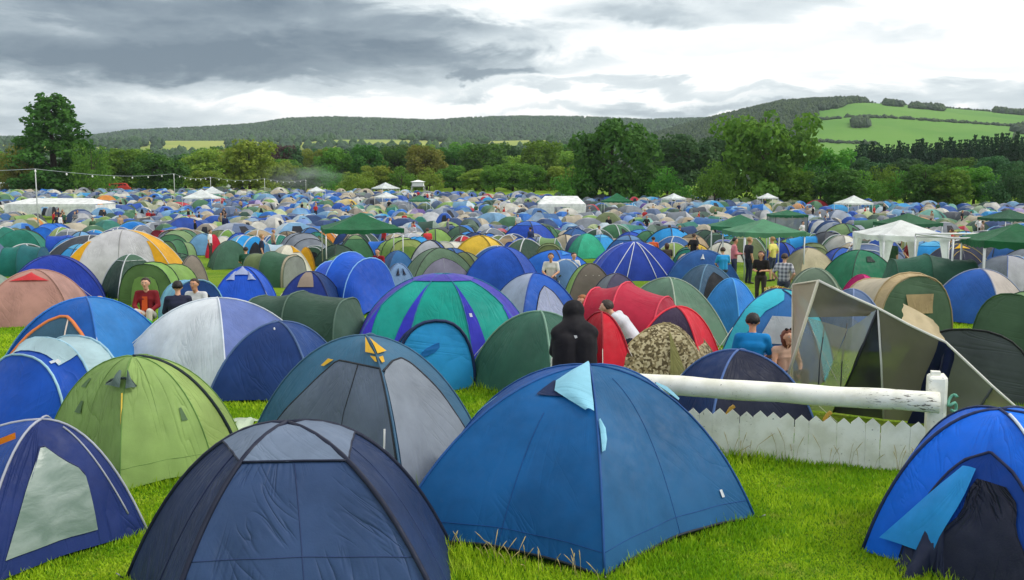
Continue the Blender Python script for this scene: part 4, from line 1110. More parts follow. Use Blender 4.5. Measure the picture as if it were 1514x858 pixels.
# --- grey mesh shelter on white poles, to the right behind the rail
def shelter():
    global ref_in
    r0 = thing('mesh_shelter', 'sagging grey mesh shelter on white poles, spread behind the white rail', 'shelter', (4.6, 11.6, 0))
    FOOT.append((np.array([(3.3, 10.9), (6.3, 10.7), (6.3, 12.6), (3.3, 12.9)]), None, 11.6))
    pole = plain((214, 208, 190), .55, 0, .15, 8)
    A = P(1210, 415, 11.9); A2 = P(1172, 421, 12.6); B = P(1298, 456, 11.5); C = P(1398, 506, 11.1); E = P(1468, 572, 10.8); Fp = P(1520, 618, 10.6)
    def gp(px, py): return np.array([*G(px, py), .02])
    A0 = gp(1150, 604); B0 = gp(1232, 612); B1 = gp(1306, 622); C0 = gp(1372, 628); E0 = gp(1420, 640)
    Bk = np.array([A2[0] + .1, A2[1] + .2, .02])
    def sheet(name, a, b, c, d, mat, n=9, bag=.03):
        uu, tt = np.meshgrid(np.linspace(0, 1, n), np.linspace(0, 1, n)); uu, tt = uu.ravel(), tt.ravel()
        p = (a[None] * (1 - uu)[:, None] + b[None] * uu[:, None]) * (1 - tt)[:, None] + (d[None] * (1 - uu)[:, None] + c[None] * uu[:, None]) * tt[:, None]
        p[:, 1] += bag * np.sin(PI * uu) * np.sin(PI * tt) * 2; p[:, 2] += .02 * np.sin(uu * 13) * np.sin(PI * tt); p[:, 0] += .012 * np.sin(tt * 11 + uu * 4)
        p[:, 2] = np.maximum(p[:, 2], .01)
        Fq = [(j * n + i, j * n + i + 1, (j + 1) * n + i + 1, (j + 1) * n + i) for j in range(n - 1) for i in range(n - 1)]
        return mk(name, p, Fq, mat, r0)
    net, net2, dark = netting((158, 150, 128), .80), netting((124, 120, 106), .97), netting((44, 46, 48), .97)
    clear = netting((190, 184, 160), .5)
    sheet('side_mesh', A, A2, Bk, A0, netting((172, 162, 138), .96))
    m1 = A * .72 + A0 * .28; m2 = B * .98 + B1 * .02
    sheet('roof_mesh', A, B, m2 * .9 + A * .1 + (0, .1, -.12), m1, netting((122, 116, 102), .97))
    sheet('front_mesh', m1, B * .55 + A * .45 + (0, .04, -.42), (B0 * .6 + A0 * .4), A0, clear, bag=.05)
    sheet('front_mesh', B * .55 + A * .45 + (0, .04, -.42), B, B0, (B0 * .6 + A0 * .4), netting((196, 194, 176), .5), bag=.02)
    sheet('doorway_mesh', B, B + (.02, -.01, -.02), B1, B0, dark)
    sheet('wall_mesh', B, C, C0, B1, net2, bag=.05)
    sheet('wall_mesh', C + (.08, -.01, -.05), E, E0, C0 + (.1, 0, 0), netting((128, 130, 120), .92), bag=.04)
    sheet('wall_mesh', E, Fp, Fp + (0, 0, -.6), E0 + (.12, 0, 0), net, bag=.02)
    sheet('navy_band', C + (-.09, -.02, .02), C + (.15, -.02, -.10), C0 + (.06, -.03, 0), C0 + (-.26, -.03, 0), fabric((26, 34, 74)))
    top = fabric((188, 172, 138))
    Bb = B + np.array([.42, .30, .02])
    sheet('cloth_roof', Bb, B * .15 + C * .85 + (.10, .28, .16), C + (0, .02, .01), B * .62 + C * .38 + (0, .02, .01), top, bag=.0)
    sheet('back_mesh', A2, A2 + (1.1, .3, -.6), np.array([A2[0] + 1.2, A2[1] + .2, .02]), Bk, netting((150, 150, 130), .30), bag=.03)
    tape = plain((205, 205, 198), .6)
    tube('ridge_tape', [A, A * .5 + B * .5 + (0, 0, -.01), B, B * .5 + C * .5 + (0, 0, -.012), C, C * .5 + E * .5, E, Fp], .016, tape, r0)
    for a, b in ((A, A0), (A, A2), (A2, Bk)): tube('pole', [a, (a + b) / 2, b], .02 if a is A and b is A0 else .012, pole, r0)
    for a, b, c in ((B, B0, (30, 34, 46)), (B, B1, (206, 206, 206)), (C, C0, (26, 30, 60)), (E, E0, (60, 66, 70))): tube('cord', [a, (a + b) / 2 + (.01, 0, -.03), b], .013, plain(c, .6), r0)
    k0 = A * .3 + B * .7
    for dx in (-.28, .0): tube('cord', [k0 + (dx, .4, -.35), k0 + (dx - .08, .3, -.8), k0 + (dx - .12, .2, -1.25)], .008, plain((50, 54, 56), .6), r0)
shelter()
# ------------------------------------------------------------------ white jump rail with picket boards
def paint_mat():
    m, b, pr, out = newmat('weathered_white_paint')
    tc = b.n.new('ShaderNodeTexCoord'); oc = tc.outputs['Object']
    n1 = b.noise(oc, 4, 6, .6); n2 = b.noise(b.vm('MULTIPLY', oc, (1.0, 6, 6)), 5, 6, .7); n3 = b.noise(oc, 30, 3, .6)
    c = b.mix(b.mr(n1, .35, .7), lin((240, 240, 230)), lin((216, 216, 200)))
    c = b.mix(b.mr(n2, .65, .72), c, lin((96, 90, 78)))
    c = b.mix(b.m('MULTIPLY', b.mr(n3, .68, .72), .7), c, lin((90, 84, 72)))
    # bare scuffed wood where the rail rubs against its post
    n4 = b.noise(b.vm('MULTIPLY', oc, (1.6, 9, 14)), 3.2, 5, .65)
    sx_ = b.sep(oc)[0]
    c = b.mix(b.m('MULTIPLY', b.m('MULTIPLY', b.mr(n4, .55, .62), b.m('MULTIPLY', b.mr(sx_, 2.9, 3.5), b.mr(sx_, 3.86, 3.74))), b.mr(b.sep(oc)[2], .55, .62)), c, lin((84, 78, 68)))
    b.l.new(c, pr.inputs['Base Color']); pr.inputs['Roughness'].default_value = .6
    bp = b.n.new('ShaderNodeBump'); bp.inputs['Strength'].default_value = .3; bp.inputs['Distance'].default_value = .02
    b.l.new(n1, bp.inputs['Height']); b.l.new(bp.outputs[0], pr.inputs['Normal'])
    return m
PAINT = paint_mat()
RA, RB = np.array([.50, 10.72]), np.array([4.33, 9.62])
def rail():
    ax = (RB - RA) / np.linalg.norm(RB - RA); nr = np.array([ax[1], -ax[0]])   # nr points to the camera
    r0 = thing('jump_rail', 'white painted horse-jump rail with a thick pole and zigzag picket boards', 'fence', (RA[0], RA[1], 0))
    L = np.linalg.norm(RB - RA)
    P0 = np.array([*RA, .78]) - np.array([*ax, 0]) * .05; P1 = np.array([*RB, .74]) + np.array([*ax, 0]) * .02
    pts = [P0 + (P1 - P0) * q + np.array([0, 0, -.012 * math.sin(PI * q) + .004 * math.sin(q * 23)]) for q in np.linspace(0, 1, 24)]
    tube('top_rail', pts, [.107 + .003 * math.sin(i * 1.7) for i in range(24)], PAINT, r0, 18)
    ang = math.atan2(ax[1], ax[0])
    for c, nm in ((RB, 'post'), (RA, 'post')):
        cc = c + ax * (.02 if c is RB else 0) - nr * .20
        V, F = [], []
        # round-shouldered square post with a chipped top
        ring = [(-.09, -.1), (-.06, -.12), (.06, -.12), (.09, -.1), (.09, .1), (.06, .12), (-.06, .12), (-.09, .1)]
        prof = [(0, 1.0), (.93, 1.0), (.965, .97), (.985, .80)]
        for z, k in prof:
            for (x, y) in ring:
                V.append((cc[0] + (ax[0] * x + nr[0] * y) * k, cc[1] + (ax[1] * x + nr[1] * y) * k, z + .008 * math.sin(x * 60 + z * 9)))
        for j in range(3):
            for i in range(8): F.append((j * 8 + i, j * 8 + (i + 1) % 8, j * 8 + 8 + (i + 1) % 8, j * 8 + 8 + i))
        F.append(tuple(24 + i for i in range(8)))
        p_ = mk(nm, V, F, PAINT, r0, False)
        v, f = box_vf(cc[0] - .02, cc[1], 1.0, .09, .08, .05, ang)
        mk('post_cap', v, f, PAINT, r0, False)
    # picket boards with pointed tops, some leaning a touch
    rr = random.Random(2)
    n, s0 = 26, .18
    step = (L - .10 - s0) / n
    for i in range(n):
        s = s0 + step * (i + .5); c = RA + ax * s + nr * .02
        w = step * .99; h = .53 + rr.uniform(-.012, .012); t = .022
        if i == n - 1: h -= .0
        lean = rr.uniform(-.006, .006)
        prof = [(-w / 2, .0), (w / 2, .0), (w / 2 + lean, h - .066), (lean + rr.uniform(-.006, .006), h), (-w / 2 + lean, h - .066)]
        V = [(c[0] + ax[0] * x + nr[0] * d, c[1] + ax[1] * x + nr[1] * d, z) for d in (-t / 2 + rr.uniform(-.003, .003), t / 2 + rr.uniform(-.003, .003)) for x, z in prof]
        F = [(4, 3, 2, 1, 0), (5, 6, 7, 8, 9)] + [(k, (k + 1) % 5, 5 + (k + 1) % 5, 5 + k) for k in range(5)]
        mk('picket_board', V, F, PAINT, r0, False)
    a = RA + ax * .1 - nr * .03; e = RB - ax * .08 - nr * .03
    for z in (.16, .34):
        mid = (a + e) / 2
        v, f = box_vf(mid[0], mid[1], z, np.linalg.norm(e - a), .035, .06, ang)
        mk('batten', v, f, PAINT, r0, False)
    # knotted green twine at the post
    g = np.array([*(RB + ax * .16 - nr * .12), .78])
    pts = [g + np.array([.05 * math.cos(q * 9) + .02 * q, .04 * math.sin(q * 11), -.16 * q + .03 * math.sin(q * 14)]) for q in np.linspace(0, 1, 22)]
    tube('twine', pts, .016, plain((96, 160, 140), .9), r0, 5)
    for s in (1.9, 2.9):
        c = RA + ax * s - nr * .05
        tube('peg', [(c[0], c[1], .46), (c[0] + .03, c[1] - .02, .53), (c[0] + .07, c[1], .55)], .022, plain((206, 160, 60), .6), r0, 5)
rail()

# ------------------------------------------------------------------ gazebos and marquees
def gazebo(label, px, yeave, wpx, eave, peak, rot, col, legc=(205, 208, 210), bare=False, fabric_legs=False, walls=0, wallc=None):
    a = at_top(px, yeave, eave)
    W_ = float(np.clip(wpx * a[1] / FPX, 2.2, 6)); peak = eave + (peak - eave) * W_ / 3.0
    r0 = thing('gazebo', label, 'gazebo', (a[0], a[1], float(gz(a[1]))), math.radians(rot), 'gazebos among the tents')
    FOOT.append((np.array(rect(a[0], a[1], W_ + .3, W_ + .3, rot)), None, a[1]))
    h = W_ / 2
    fm_ = fabric(col, trans=.3)
    cs = [(-h, -h), (h, -h), (h, h), (-h, h)]
    for i in range(4):
        c0, c1 = np.array(cs[i]), np.array(cs[(i + 1) % 4])
        V, F = [], []
        n, m = 7, 7
        for j in range(m):
            q = j / (m - 1)
            for k in range(n):
                u = k / (n - 1)
                p = (c0 * (1 - u) + c1 * u) * (.02 + .98 * q)
                z = eave + (peak - eave) * (1 - q) ** 1.25 - .05 * math.sin(PI * u) * q
                V.append((p[0], p[1], z))
        F = [(j * n + k, j * n + k + 1, (j + 1) * n + k + 1, (j + 1) * n + k) for j in range(m - 1) for k in range(n - 1)]
        if bare:
            tv = tube_vf([(c0[0] * .97, c0[1] * .97, eave), (c1[0] * .97, c1[1] * .97, eave)], .03, 5)
            _mk('top_bar', tv[0], tv[1], plain((224, 226, 226), .4), r0)
        else: _mk('roof_panel', V, F, fm_, r0)
        V, F = [], []
        for k in range(13):
            u = k / 12; p = (c0 * (1 - u) + c1 * u) * 1.004
            z = eave - .05 * math.sin(PI * u)
            V += [(p[0], p[1], z + .01), (p[0], p[1], z - .20 + (.05 if k % 2 else 0))]
        F = [(2 * k, 2 * k + 1, 2 * k + 3, 2 * k + 2) for k in range(12)]
        if not bare: _mk('valance', V, F, fm_, r0)
        x, y = c0 * .97
        if fabric_legs:
            sx, sy = (-np.sign(x)), (-np.sign(y))
            for dx, dy in ((sx, 0), (0, sy)):
                V = []
                for q in np.linspace(0, 1, 6):
                    w = .30 * (1 - q) ** 1.8 + .10
                    V += [(x, y, eave * (1 - q) + .02), (x + dx * w, y + dy * w, eave * (1 - q) + .02)]
                _mk('corner_curtain', V, [(2 * k, 2 * k + 1, 2 * k + 3, 2 * k + 2) for k in range(5)], fm_, r0)
        V, F = tube_vf([(x, y, 0), (x, y, eave - .02)], .028 if not fabric_legs else .03, 6)
        _mk('leg', V, F, plain(legc, .4, .3), r0)
        V, F = tube_vf([(x, y, eave - .08), (0, 0, peak - .12)], .018, 5)
        _mk('roof_bar', V, F, plain((190, 192, 194), .4, .3), r0)
        if walls > i:
            d0, d1 = c0 * .985, c1 * .985
            V = []
            for k in range(9):
                u = k / 8; p = d0 * (1 - u) + d1 * u
                V += [(p[0] + .03 * math.sin(k * 2), p[1] + .03 * math.cos(k * 2.3), eave - .1), (p[0] + .03 * math.sin(k * 2), p[1] + .03 * math.cos(k * 2.3), .05)]
            _mk('side_wall', V, [(2 * k, 2 * k + 1, 2 * k + 3, 2 * k + 2) for k in range(8)], wallc or fm_, r0)
    return r0
gazebo('big dark green gazebo with a shallow peak on thin metal legs', 534, 336, 112, 1.98, 2.55, 14, (28, 104, 66))
gazebo('white gazebo with curtain-like corner legs, open on all sides', 1331, 345, 100, 1.92, 2.5, 5, (236, 238, 240), fabric_legs=True)
gazebo('pale green gazebo with people under it, next to a second green canopy', 1128, 341, 92, 1.95, 2.5, 8, (84, 142, 108))
gazebo('mid green canopy overlapping the pale green gazebo', 1094, 333, 84, 2.0, 2.55, -12, (52, 120, 88))
gazebo('small green gazebo with grey mesh walls', 1164, 317, 48, 2.1, 2.5, 0, (40, 112, 76), legc=(60, 70, 66), walls=4, wallc=netting((150, 158, 160), .6))
gazebo('dark green gazebo standing behind the white gazebo', 1342, 329, 68, 2.0, 2.6, 20, (44, 104, 70))
gazebo('dark green gazebo beside the tents near the two-tone blue and grey dome', 1502, 353, 96, 1.85, 2.4, -10, (24, 100, 62))
gazebo('dark green gazebo far back beyond the other green canopies', 1492, 322, 60, 2.0, 2.6, 12, (36, 92, 66))
gazebo('bare white gazebo frame without its roof beside the white gazebo', 1434, 349, 66, 1.9, 1.98, 4, (214, 216, 216), bare=True)
gazebo('dark green far gazebo beside the small white marquee', 912, 297, 42, 2.1, 2.9, 0, (30, 110, 70))
for i, (px, y, w, c, lb) in enumerate(((298, 292, 44, (232, 236, 238), 'white peaked party gazebo, wider of the pair by the festoon lights'), (314, 285, 34, (226, 232, 236), 'white peaked party gazebo, narrower of the pair by the festoon lights'),
        (571, 291, 26, (236, 238, 240), 'white gazebo alone in the far camp behind the big dark green gazebo'), (1262, 300, 40, (236, 240, 240), 'white gazebo at the foot of the dense tree belt'),
        (996, 293, 26, (230, 236, 238), 'white gazebo in the far camp between the large oaks'), (1135, 292, 22, (230, 234, 236), 'white gazebo in front of the lighter large oak'),
        (468, 282, 22, (228, 232, 236), 'white gazebo near the drifting smoke'), (570, 278, 30, (222, 228, 230), 'white gazebo against the wood edge'),
        (620, 296, 28, (60, 120, 90), 'green gazebo in the far camp beside a white bell tent'))):
    gazebo(lb, px, y, w, 2.1, 2.9, i * 17 % 40, c)

def marquee(label, xl, xr, yeave, Yd, eave, peak, dep, c=(238, 240, 240)):
    Yd = at_top((xl + xr) / 2, yeave, eave)[1]
    x0, x1 = P(xl, yeave, Yd)[0], P(xr, yeave, Yd)[0]
    cx, w = (x0 + x1) / 2, (x1 - x0)
    r0 = thing('marquee', label, 'marquee', (cx, Yd, float(gz(Yd))), 0, 'white marquees in the far camp')
    FOOT.append((np.array(rect(cx, Yd + dep / 2, w + 1, dep + 1, 0)), None, Yd))
    m = fabric(c, trans=.25)
    h = w / 2; in_ = min(dep / 2, h * .3)
    R = [(-h, 0, eave), (h, 0, eave), (h, dep, eave), (-h, dep, eave), (-h + in_, dep / 2, peak), (h - in_, dep / 2, peak)]
    for f in ((0, 1, 5, 4), (1, 2, 5), (2, 3, 4, 5), (3, 0, 4)):
        _mk('roof_panel', [R[i] for i in f], [tuple(range(len(f)))], m, r0, False)
    n = 24
    V, F = [], []
    for k in range(n * 2 + 1):
        u = k / (n * 2); V += [(-h + w * u, -.02, eave + .01), (-h + w * u, -.02, eave - .3 - (.08 if k % 2 else 0))]
    _mk('valance', V, [(2 * k, 2 * k + 1, 2 * k + 3, 2 * k + 2) for k in range(n * 2)], m, r0, False)
    nb = max(3, int(w / 2))
    for k in range(nb):
        if k == nb // 2: continue
        u0, u1 = -h + w * k / nb + .04, -h + w * (k + 1) / nb - .04
        _mk('wall_panel', [(u0, .03, 0.02), (u1, .03, 0.02), (u1, .03, eave - .1), (u0, .03, eave - .1)], [(0, 1, 2, 3)], m, r0, False)
    for x in (-h + .05, h - .05):
        _mk('wall_panel', [(x, .05, .02), (x, dep - .05, .02), (x, dep - .05, eave - .1), (x, .05, eave - .1)], [(0, 1, 2, 3)], m, r0, False)
    for k in range(nb + 1):
        V, F = tube_vf([(-h + w * k / nb, .06, 0), (-h + w * k / nb, .06, eave - .05)], .04, 5); _mk('pole', V, F, plain((200, 204, 206), .4, .4), r0)
marquee('long white marquee with a hipped roof beside the tallest tree', 6, 141, 302, 86, 1.9, 2.55, 6)
marquee('small white marquee in front of the dark spreading oak', 796, 866, 302, 82, 2.0, 2.9, 5)

# ------------------------------------------------------------------ the rest of the camp
PALETTE = [  # (word, main, second, weight)
    ('royal blue', (22, 74, 182), (50, 104, 196), 8), ('bright blue', (20, 104, 204), (60, 140, 214), 9), ('navy', NAVY, (60, 78, 120), 9), ('mid blue', (44, 96, 160), (90, 130, 176), 8),
    ('blue and grey', (40, 84, 168), (176, 180, 188), 6), ('slate blue', SLATE, (128, 142, 168), 6), ('pale blue', (112, 164, 206), (176, 200, 216), 4), ('sky blue', SKY, (90, 176, 220), 3),
    ('dark green', DGREEN, (70, 104, 84), 8), ('green', (64, 116, 80), (120, 150, 100), 7), ('olive green', OLIVE, (140, 148, 100), 6), ('lime green', LIME, (168, 184, 110), 4), ('teal green', (30, 120, 104), (60, 150, 130), 3),
    ('sand beige', SAND, (160, 146, 116), 6), ('tan', TAN, (120, 108, 86), 4), ('grey', GREY, (164, 168, 174), 7), ('charcoal', DGREY, (104, 110, 118), 5), ('taupe', TAUPE, (176, 166, 152), 4),
    ('cream white', (218, 216, 204), (190, 188, 180), 4), ('red', (196, 40, 54), (150, 40, 60), 1.5), ('orange', (226, 140, 50), (200, 120, 50), 1.2), ('purple', (92, 70, 150), (140, 116, 180), 1.2), ('yellow', (222, 186, 60), (200, 170, 80), 1)]
PW = np.array([p[3] for p in PALETTE], float); PW /= PW.sum()

# paths left open among the tents (where people stand in the photograph)
def on_path(x, y):
    px, py = proj((x, y, float(gz(y))))
    if 58 < px < 118 and 326 < py < 352: return True
    if 320 < px < 350 and 326 < py < 345: return True
    return False

def scatter():
    r = np.random.default_rng(21)
    cell = {}
    for poly, _, _ in FOOT:
        c = np.asarray(poly).mean(0); rad = np.max(np.linalg.norm(np.asarray(poly) - c, axis=1))
        cell[(round(c[0], 2), round(c[1], 2))] = rad
    cen = [(k[0], k[1], v) for k, v in cell.items()]
    boxes = []      # pixel boxes of the recognisable tents, so that the others do not stand in front of them
    for poly, hh, dep in FOOT:
        if hh is None: hh = 2.0
        if dep > 60 or not isinstance(hh, float): continue
        q = np.array([proj((p[0], p[1], float(gz(p[1])))) for p in poly]); c = np.asarray(poly).mean(0)
        yt = proj((c[0], c[1], float(gz(c[1])) + hh))[1]
        boxes.append((q[:, 0].min(), q[:, 0].max(), yt, q[:, 1].max(), c[1]))
    def hides(x, y, W_):
        f = FPX / y; px, pb = proj((x, y, float(gz(y)))); top = proj((x, y, float(gz(y)) + 1.4))[1]
        for (xl, xr, yt, yb, dep) in boxes:
            if y < dep + .3 and px + W_ * f * .5 > xl + .1 * (xr - xl) and px - W_ * f * .5 < xr - .1 * (xr - xl) and top < yt + .38 * (yb - yt): return True
        return False
    pts = []
    grid = {}
    def ok(x, y, rad):
        for (cx, cy, cr) in cen:
            if (x - cx) ** 2 + (y - cy) ** 2 < (cr * .86 + rad) ** 2: return False
        gx, gy = int(x // 4), int(y // 4)
        for i in range(gx - 1, gx + 2):
            for j in range(gy - 1, gy + 2):
                for (ax_, ay_, ar) in grid.get((i, j), ()):
                    if (x - ax_) ** 2 + (y - ay_) ** 2 < (ar + rad) ** 2: return False
        return True
    for y0, y1, tries in ((21, 60, 7000), (60, 110, 9000), (110, 175, 13000), (175, 212, 6000)):
        for _ in range(tries):
            y = math.sqrt(r.uniform(y0 ** 2, y1 ** 2)); x = r.uniform(-.60, .60) * y
            px, py = proj((x, y, float(gz(y))))
            far = np.interp(px, [0, 380, 820, 1514], [208, 208, 172, 138])
            if y > far: continue
            if math.sin(x * .31 + 1) * math.sin(y * .23 + 2) + math.sin(x * .11 - y * .17) * .6 > 1.05: continue
            W_ = r.uniform(1.5, 2.3) if r.random() < .7 else r.uniform(2.3, 3.4); rad = W_ * .52
            if on_path(x, y) or not ok(x, y, rad) or (y < 60 and hides(x, y, W_)): continue
            if y < 26 and not (px < -40 or px > 1560):
                # keep the recognisable nearer tents in view
                if r.random() < .35: continue
            grid.setdefault((int(x // 4), int(y // 4)), []).append((x, y, rad))
            pts.append((x, y, W_))
    return pts
ALL = scatter()
ALL.sort(key=lambda p: p[1])
inview = [p for p in ALL if abs(p[0]) < .545 * p[1] + 1.0]
side = [p for p in ALL if not abs(p[0]) < .545 * p[1] + 1.0]
N_IND = 232
LAND = [((534, 372), 'near the big dark green gazebo'), ((1331, 372), 'near the white gazebo'), ((1110, 366), 'near the paired green gazebos'), ((75, 316), 'near the long white marquee'),
        ((830, 316), 'near the small white marquee'), ((185, 430), 'behind the yellow-sided tent'), ((938, 420), 'behind the white-lined blue dome'), ((660, 400), 'behind the turquoise-purple dome'),
        ((1272, 410), 'behind the emerald green dome'), ((1164, 334), 'near the mesh-walled gazebo'), ((298, 306), 'near the white party gazebos'), ((1342, 350), 'by the rear dark green gazebo'),
        ((275, 385), 'near the tall dark blue tent'), ((868, 400), 'near the mint green dome'), ((1500, 380), 'near the two-tone dome'), ((742, 420), 'behind the broad royal blue dome'),
        ((440, 330), 'towards the white party gazebos'), ((700, 330), 'between green gazebo and small marquee'), ((990, 330), 'between marquee and paired green gazebos'), ((400, 345), 'near the pale cream bell tent')]
LW = [(G(*p), t) for p, t in LAND]
def fill_tent(x, y, W_, i, r):
    k = r.choice(len(PALETTE), p=PW); word, c1, c2, _ = PALETTE[k]
    d = np.array([np.hypot(q[0][0] - x, (q[0][1] - y) * .7) for q in LW]); where = LW[int(d.argmin())][1]
    style = r.choice(6, p=[.30, .20, .16, .14, .12, .08])
    rot = r.uniform(0, 90); H = r.uniform(.95, 1.5) * (.62 + .38 * W_ / 2.2)
    near = y < 44
    slv = r.choice(3); slv = [(40, 46, 56), tuple(int(v * .7) for v in c1), (190, 194, 198)][slv]
    nu, nt = (7, 9) if near else (4, 6)
    kw = dict(nu=nu, nt=nt, sr=.02 if near else .03, sleeve=slv)
    if style in (0, 1, 5):
        detail = ['plain dome tent', 'dome tent with alternating panels', None, None, None, 'pointed dome tent'][style]
        cols = [c1] if style != 1 else [c1, c2]
        door = None
        vents = ()
        if r.random() < .5 and near: vents = ((0, .5, .26, .3, .1, c2), (1, .5, .26, .3, .1, c2)); detail += ' and vents'
        elif r.random() < .55:
            dk = r.random() < .45
            door = {'i': int(r.integers(0, 2)), 'c': BLACKC if dk else c2, 'w': r.uniform(.2, .36), 't': r.uniform(.36, .5), 'zip': False}
            detail += ' and dark doorway' if dk else ' and lighter door'
        dome_tent(f'{word} {detail} {where}', rect(x, y, W_, W_ * r.uniform(.8, 1.05), rot), (x, y), H, cols, phi=(.6 if style == 5 else r.uniform(1.05, 1.35)), door=door, vents=vents, **kw)
    elif style == 2:
        dome_tent(f'{word} dome tent with a paler roof cap {where}', rect(x, y, W_, W_ * .9, rot), (x, y), H, [c1], phi=r.uniform(1.1, 1.3), cap=c2, cap_t=r.uniform(.3, .42), **kw)
    else:
        w = W_ * .40; L = W_ * .55
        rz = math.radians(r.uniform(0, 360))
        org = (x, y)
        if style == 3:
            hoops = [(-L, w * .95, H * .97), (-L * .2, w, H), (L * .6, w * .9, H * .85), (L * 1.1, w * .6, .1)]
            tunnel_tent(f'{word} tunnel tent with an arched end {where}', org, rz, hoops, [c1, c2 if r.random() < .4 else c1, c1], capc=c2, door={'c': BLACKC if r.random() < .5 else c1, 'w': .28, 'h': .74}, na=11, nv=4, sleeve=slv, sr=.02, e=r.uniform(.7, .95))
        else:
            hoops = [(-L * 1.1, w * .5, .1), (-L * .5, w, H * .95), (L * .3, w, H), (L * 1.1, w * .55, .12)]
            tunnel_tent(f'{word} low hooped tent sloping at both ends {where}', org, rz, hoops, [c1, c2 if r.random() < .4 else c1, c1], na=11, nv=4, sleeve=slv, sr=.02, e=r.uniform(.75, 1.0))
def fill():
    r = np.random.default_rng(99)
    for i, (x, y, W_) in enumerate(inview[:N_IND]):
        fill_tent(x, y, W_, i, r)
    # everything further back: one mesh, each tent still a faceted dome in its own colours, paled as painted haze
    rest = inview[N_IND:] + side
    mats, V, F, fm = [], [], [], []
    for p in PALETTE: mats += [fabric(tuple(int(v * .84 + 24) for v in p[1])), fabric(tuple(int(v * .6 + 90) for v in p[2]))]  # far cloth greyed and lifted, distance haze painted into its colour
    dark = len(mats); mats.append(fabric(BLACKC))
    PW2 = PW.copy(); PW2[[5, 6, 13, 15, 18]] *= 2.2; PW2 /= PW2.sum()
    nb = 0
    T = np.linspace(0, 1, 6)
    for (x, y, W_) in rest:
        k = r.choice(len(PALETTE), p=PW2)
        H = r.uniform(1.0, 1.6) * (.62 + .38 * W_ / 2.2); rot = r.uniform(0, 90)
        W_ *= 1.08
        if r.random() < .35:
            tnl = Tunnel((x, y), math.radians(rot * 4), [(-W_ * .55, W_ * .35, H * .9), (0, W_ * .42, H), (W_ * .6, W_ * .28, .1)], .85, .03)
            a = np.linspace(0, 1, 8)
            for kk in range(2):
                p = np.vstack([tnl.S(kk, np.full(8, v), a) for v in (0, .5, 1)])
                V.append(p)
                for jj in range(2):
                    for ii in range(7): F.append((nb + jj * 8 + ii, nb + jj * 8 + ii + 1, nb + jj * 8 + ii + 9, nb + jj * 8 + ii + 8)); fm.append(2 * k + (kk if r.random() < .99 else 0))
                nb += 24
            f = tnl.cap(0); p = f(np.tile(np.linspace(0, 1, 4), 3), np.repeat([0, .5, .98], 4)); V.append(p)
            for jj in range(2):
                for ii in range(3): F.append((nb + jj * 4 + ii, nb + jj * 4 + ii + 1, nb + jj * 4 + ii + 5, nb + jj * 4 + ii + 4)); fm.append(dark if (ii == 1 and r.random() < .5) else 2 * k + 1)
            nb += 12
        else:
            D_ = Dome(rect(x, y, W_, W_ * .95, rot), (x, y), H, r.uniform(.9, 1.3), .03, .04)
            two = r.random() < .45
            for i in range(4):
                p = np.vstack([D_.S(i, np.linspace(0, 1, 4), np.full(4, t)) for t in T]); V.append(p)
                for jj in range(5):
                    for ii in range(3):
                        F.append((nb + jj * 4 + ii, nb + jj * 4 + ii + 1, nb + jj * 4 + ii + 5, nb + jj * 4 + ii + 4))
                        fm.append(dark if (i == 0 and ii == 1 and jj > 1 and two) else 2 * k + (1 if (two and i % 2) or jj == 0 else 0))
                nb += 24
    VV = np.vstack(V); VV[:, 2] += gz(VV[:, 1])
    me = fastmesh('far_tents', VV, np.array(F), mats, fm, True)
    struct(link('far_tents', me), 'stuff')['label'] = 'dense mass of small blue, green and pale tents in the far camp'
    print('tents', len(inview), 'side', len(side), 'depth of last single', inview[min(N_IND, len(inview)) - 1][1])
fill()
# ------------------------------------------------------------------ festoon lights, poles, vans, flag, smoke
def festoon():
    posts = [(52, 250, 86), (257, 257, 150), (311, 262, 165), (391, 264, 185), (452, 266, 205)]
    tops = []
    for i, (px, yt, Y) in enumerate(posts):
        t = P(px, yt, Y); tops.append(t)
        o = tube('light_pole', [(t[0], t[1], float(gz(Y))), (t[0], t[1], t[2] * .5), tuple(t)], [.055, .05, .04], plain((196, 200, 198), .5), None, 6)
        lb = ['tall pale pole in front of the long white marquee', 'pale pole carrying the festoon lights near the dark round tree', 'pale pole carrying the festoon lights by the party gazebos', 'pale pole carrying the festoon lights beneath the olive tree', 'pale pole carrying the festoon lights in the smoke'][i]
        tag(o, lb, 'pole', 'festoon light poles')
    line = [np.array([tops[0][0] - 18, 74, tops[0][2] + .3])] + tops
    path = []
    for a, b in zip(line[:-1], line[1:]):
        for q in np.linspace(0, 1, 15)[:-1]:
            path.append(a + (b - a) * q + np.array([0, 0, -.5 * math.sin(PI * q)]))
    path.append(line[-1])
    r0 = thing('festoon_lights', 'string of white bulbs strung between pale poles across the camp', 'lights', tuple(path[0] * (1, 1, 0)))
    tube('cable', path, .016, plain((186, 194, 200), .6), r0, 4)
    bm = bpy.data.meshes.new('bulb'); b_ = bmesh.new(); bmesh.ops.create_icosphere(b_, subdivisions=1, radius=.10)
    for v in b_.verts: v.co.z *= 1.35
    b_.to_mesh(bm); b_.free(); bm.materials.append(plain((236, 238, 232), .3))
    for i, p in enumerate(path[::2]):
        o = bpy.data.objects.new('bulb', bm); COL.objects.link(o); o.parent = r0
        o.location = Vector(p - np.array(r0.location)) + Vector((0, 0, -.2))
festoon()

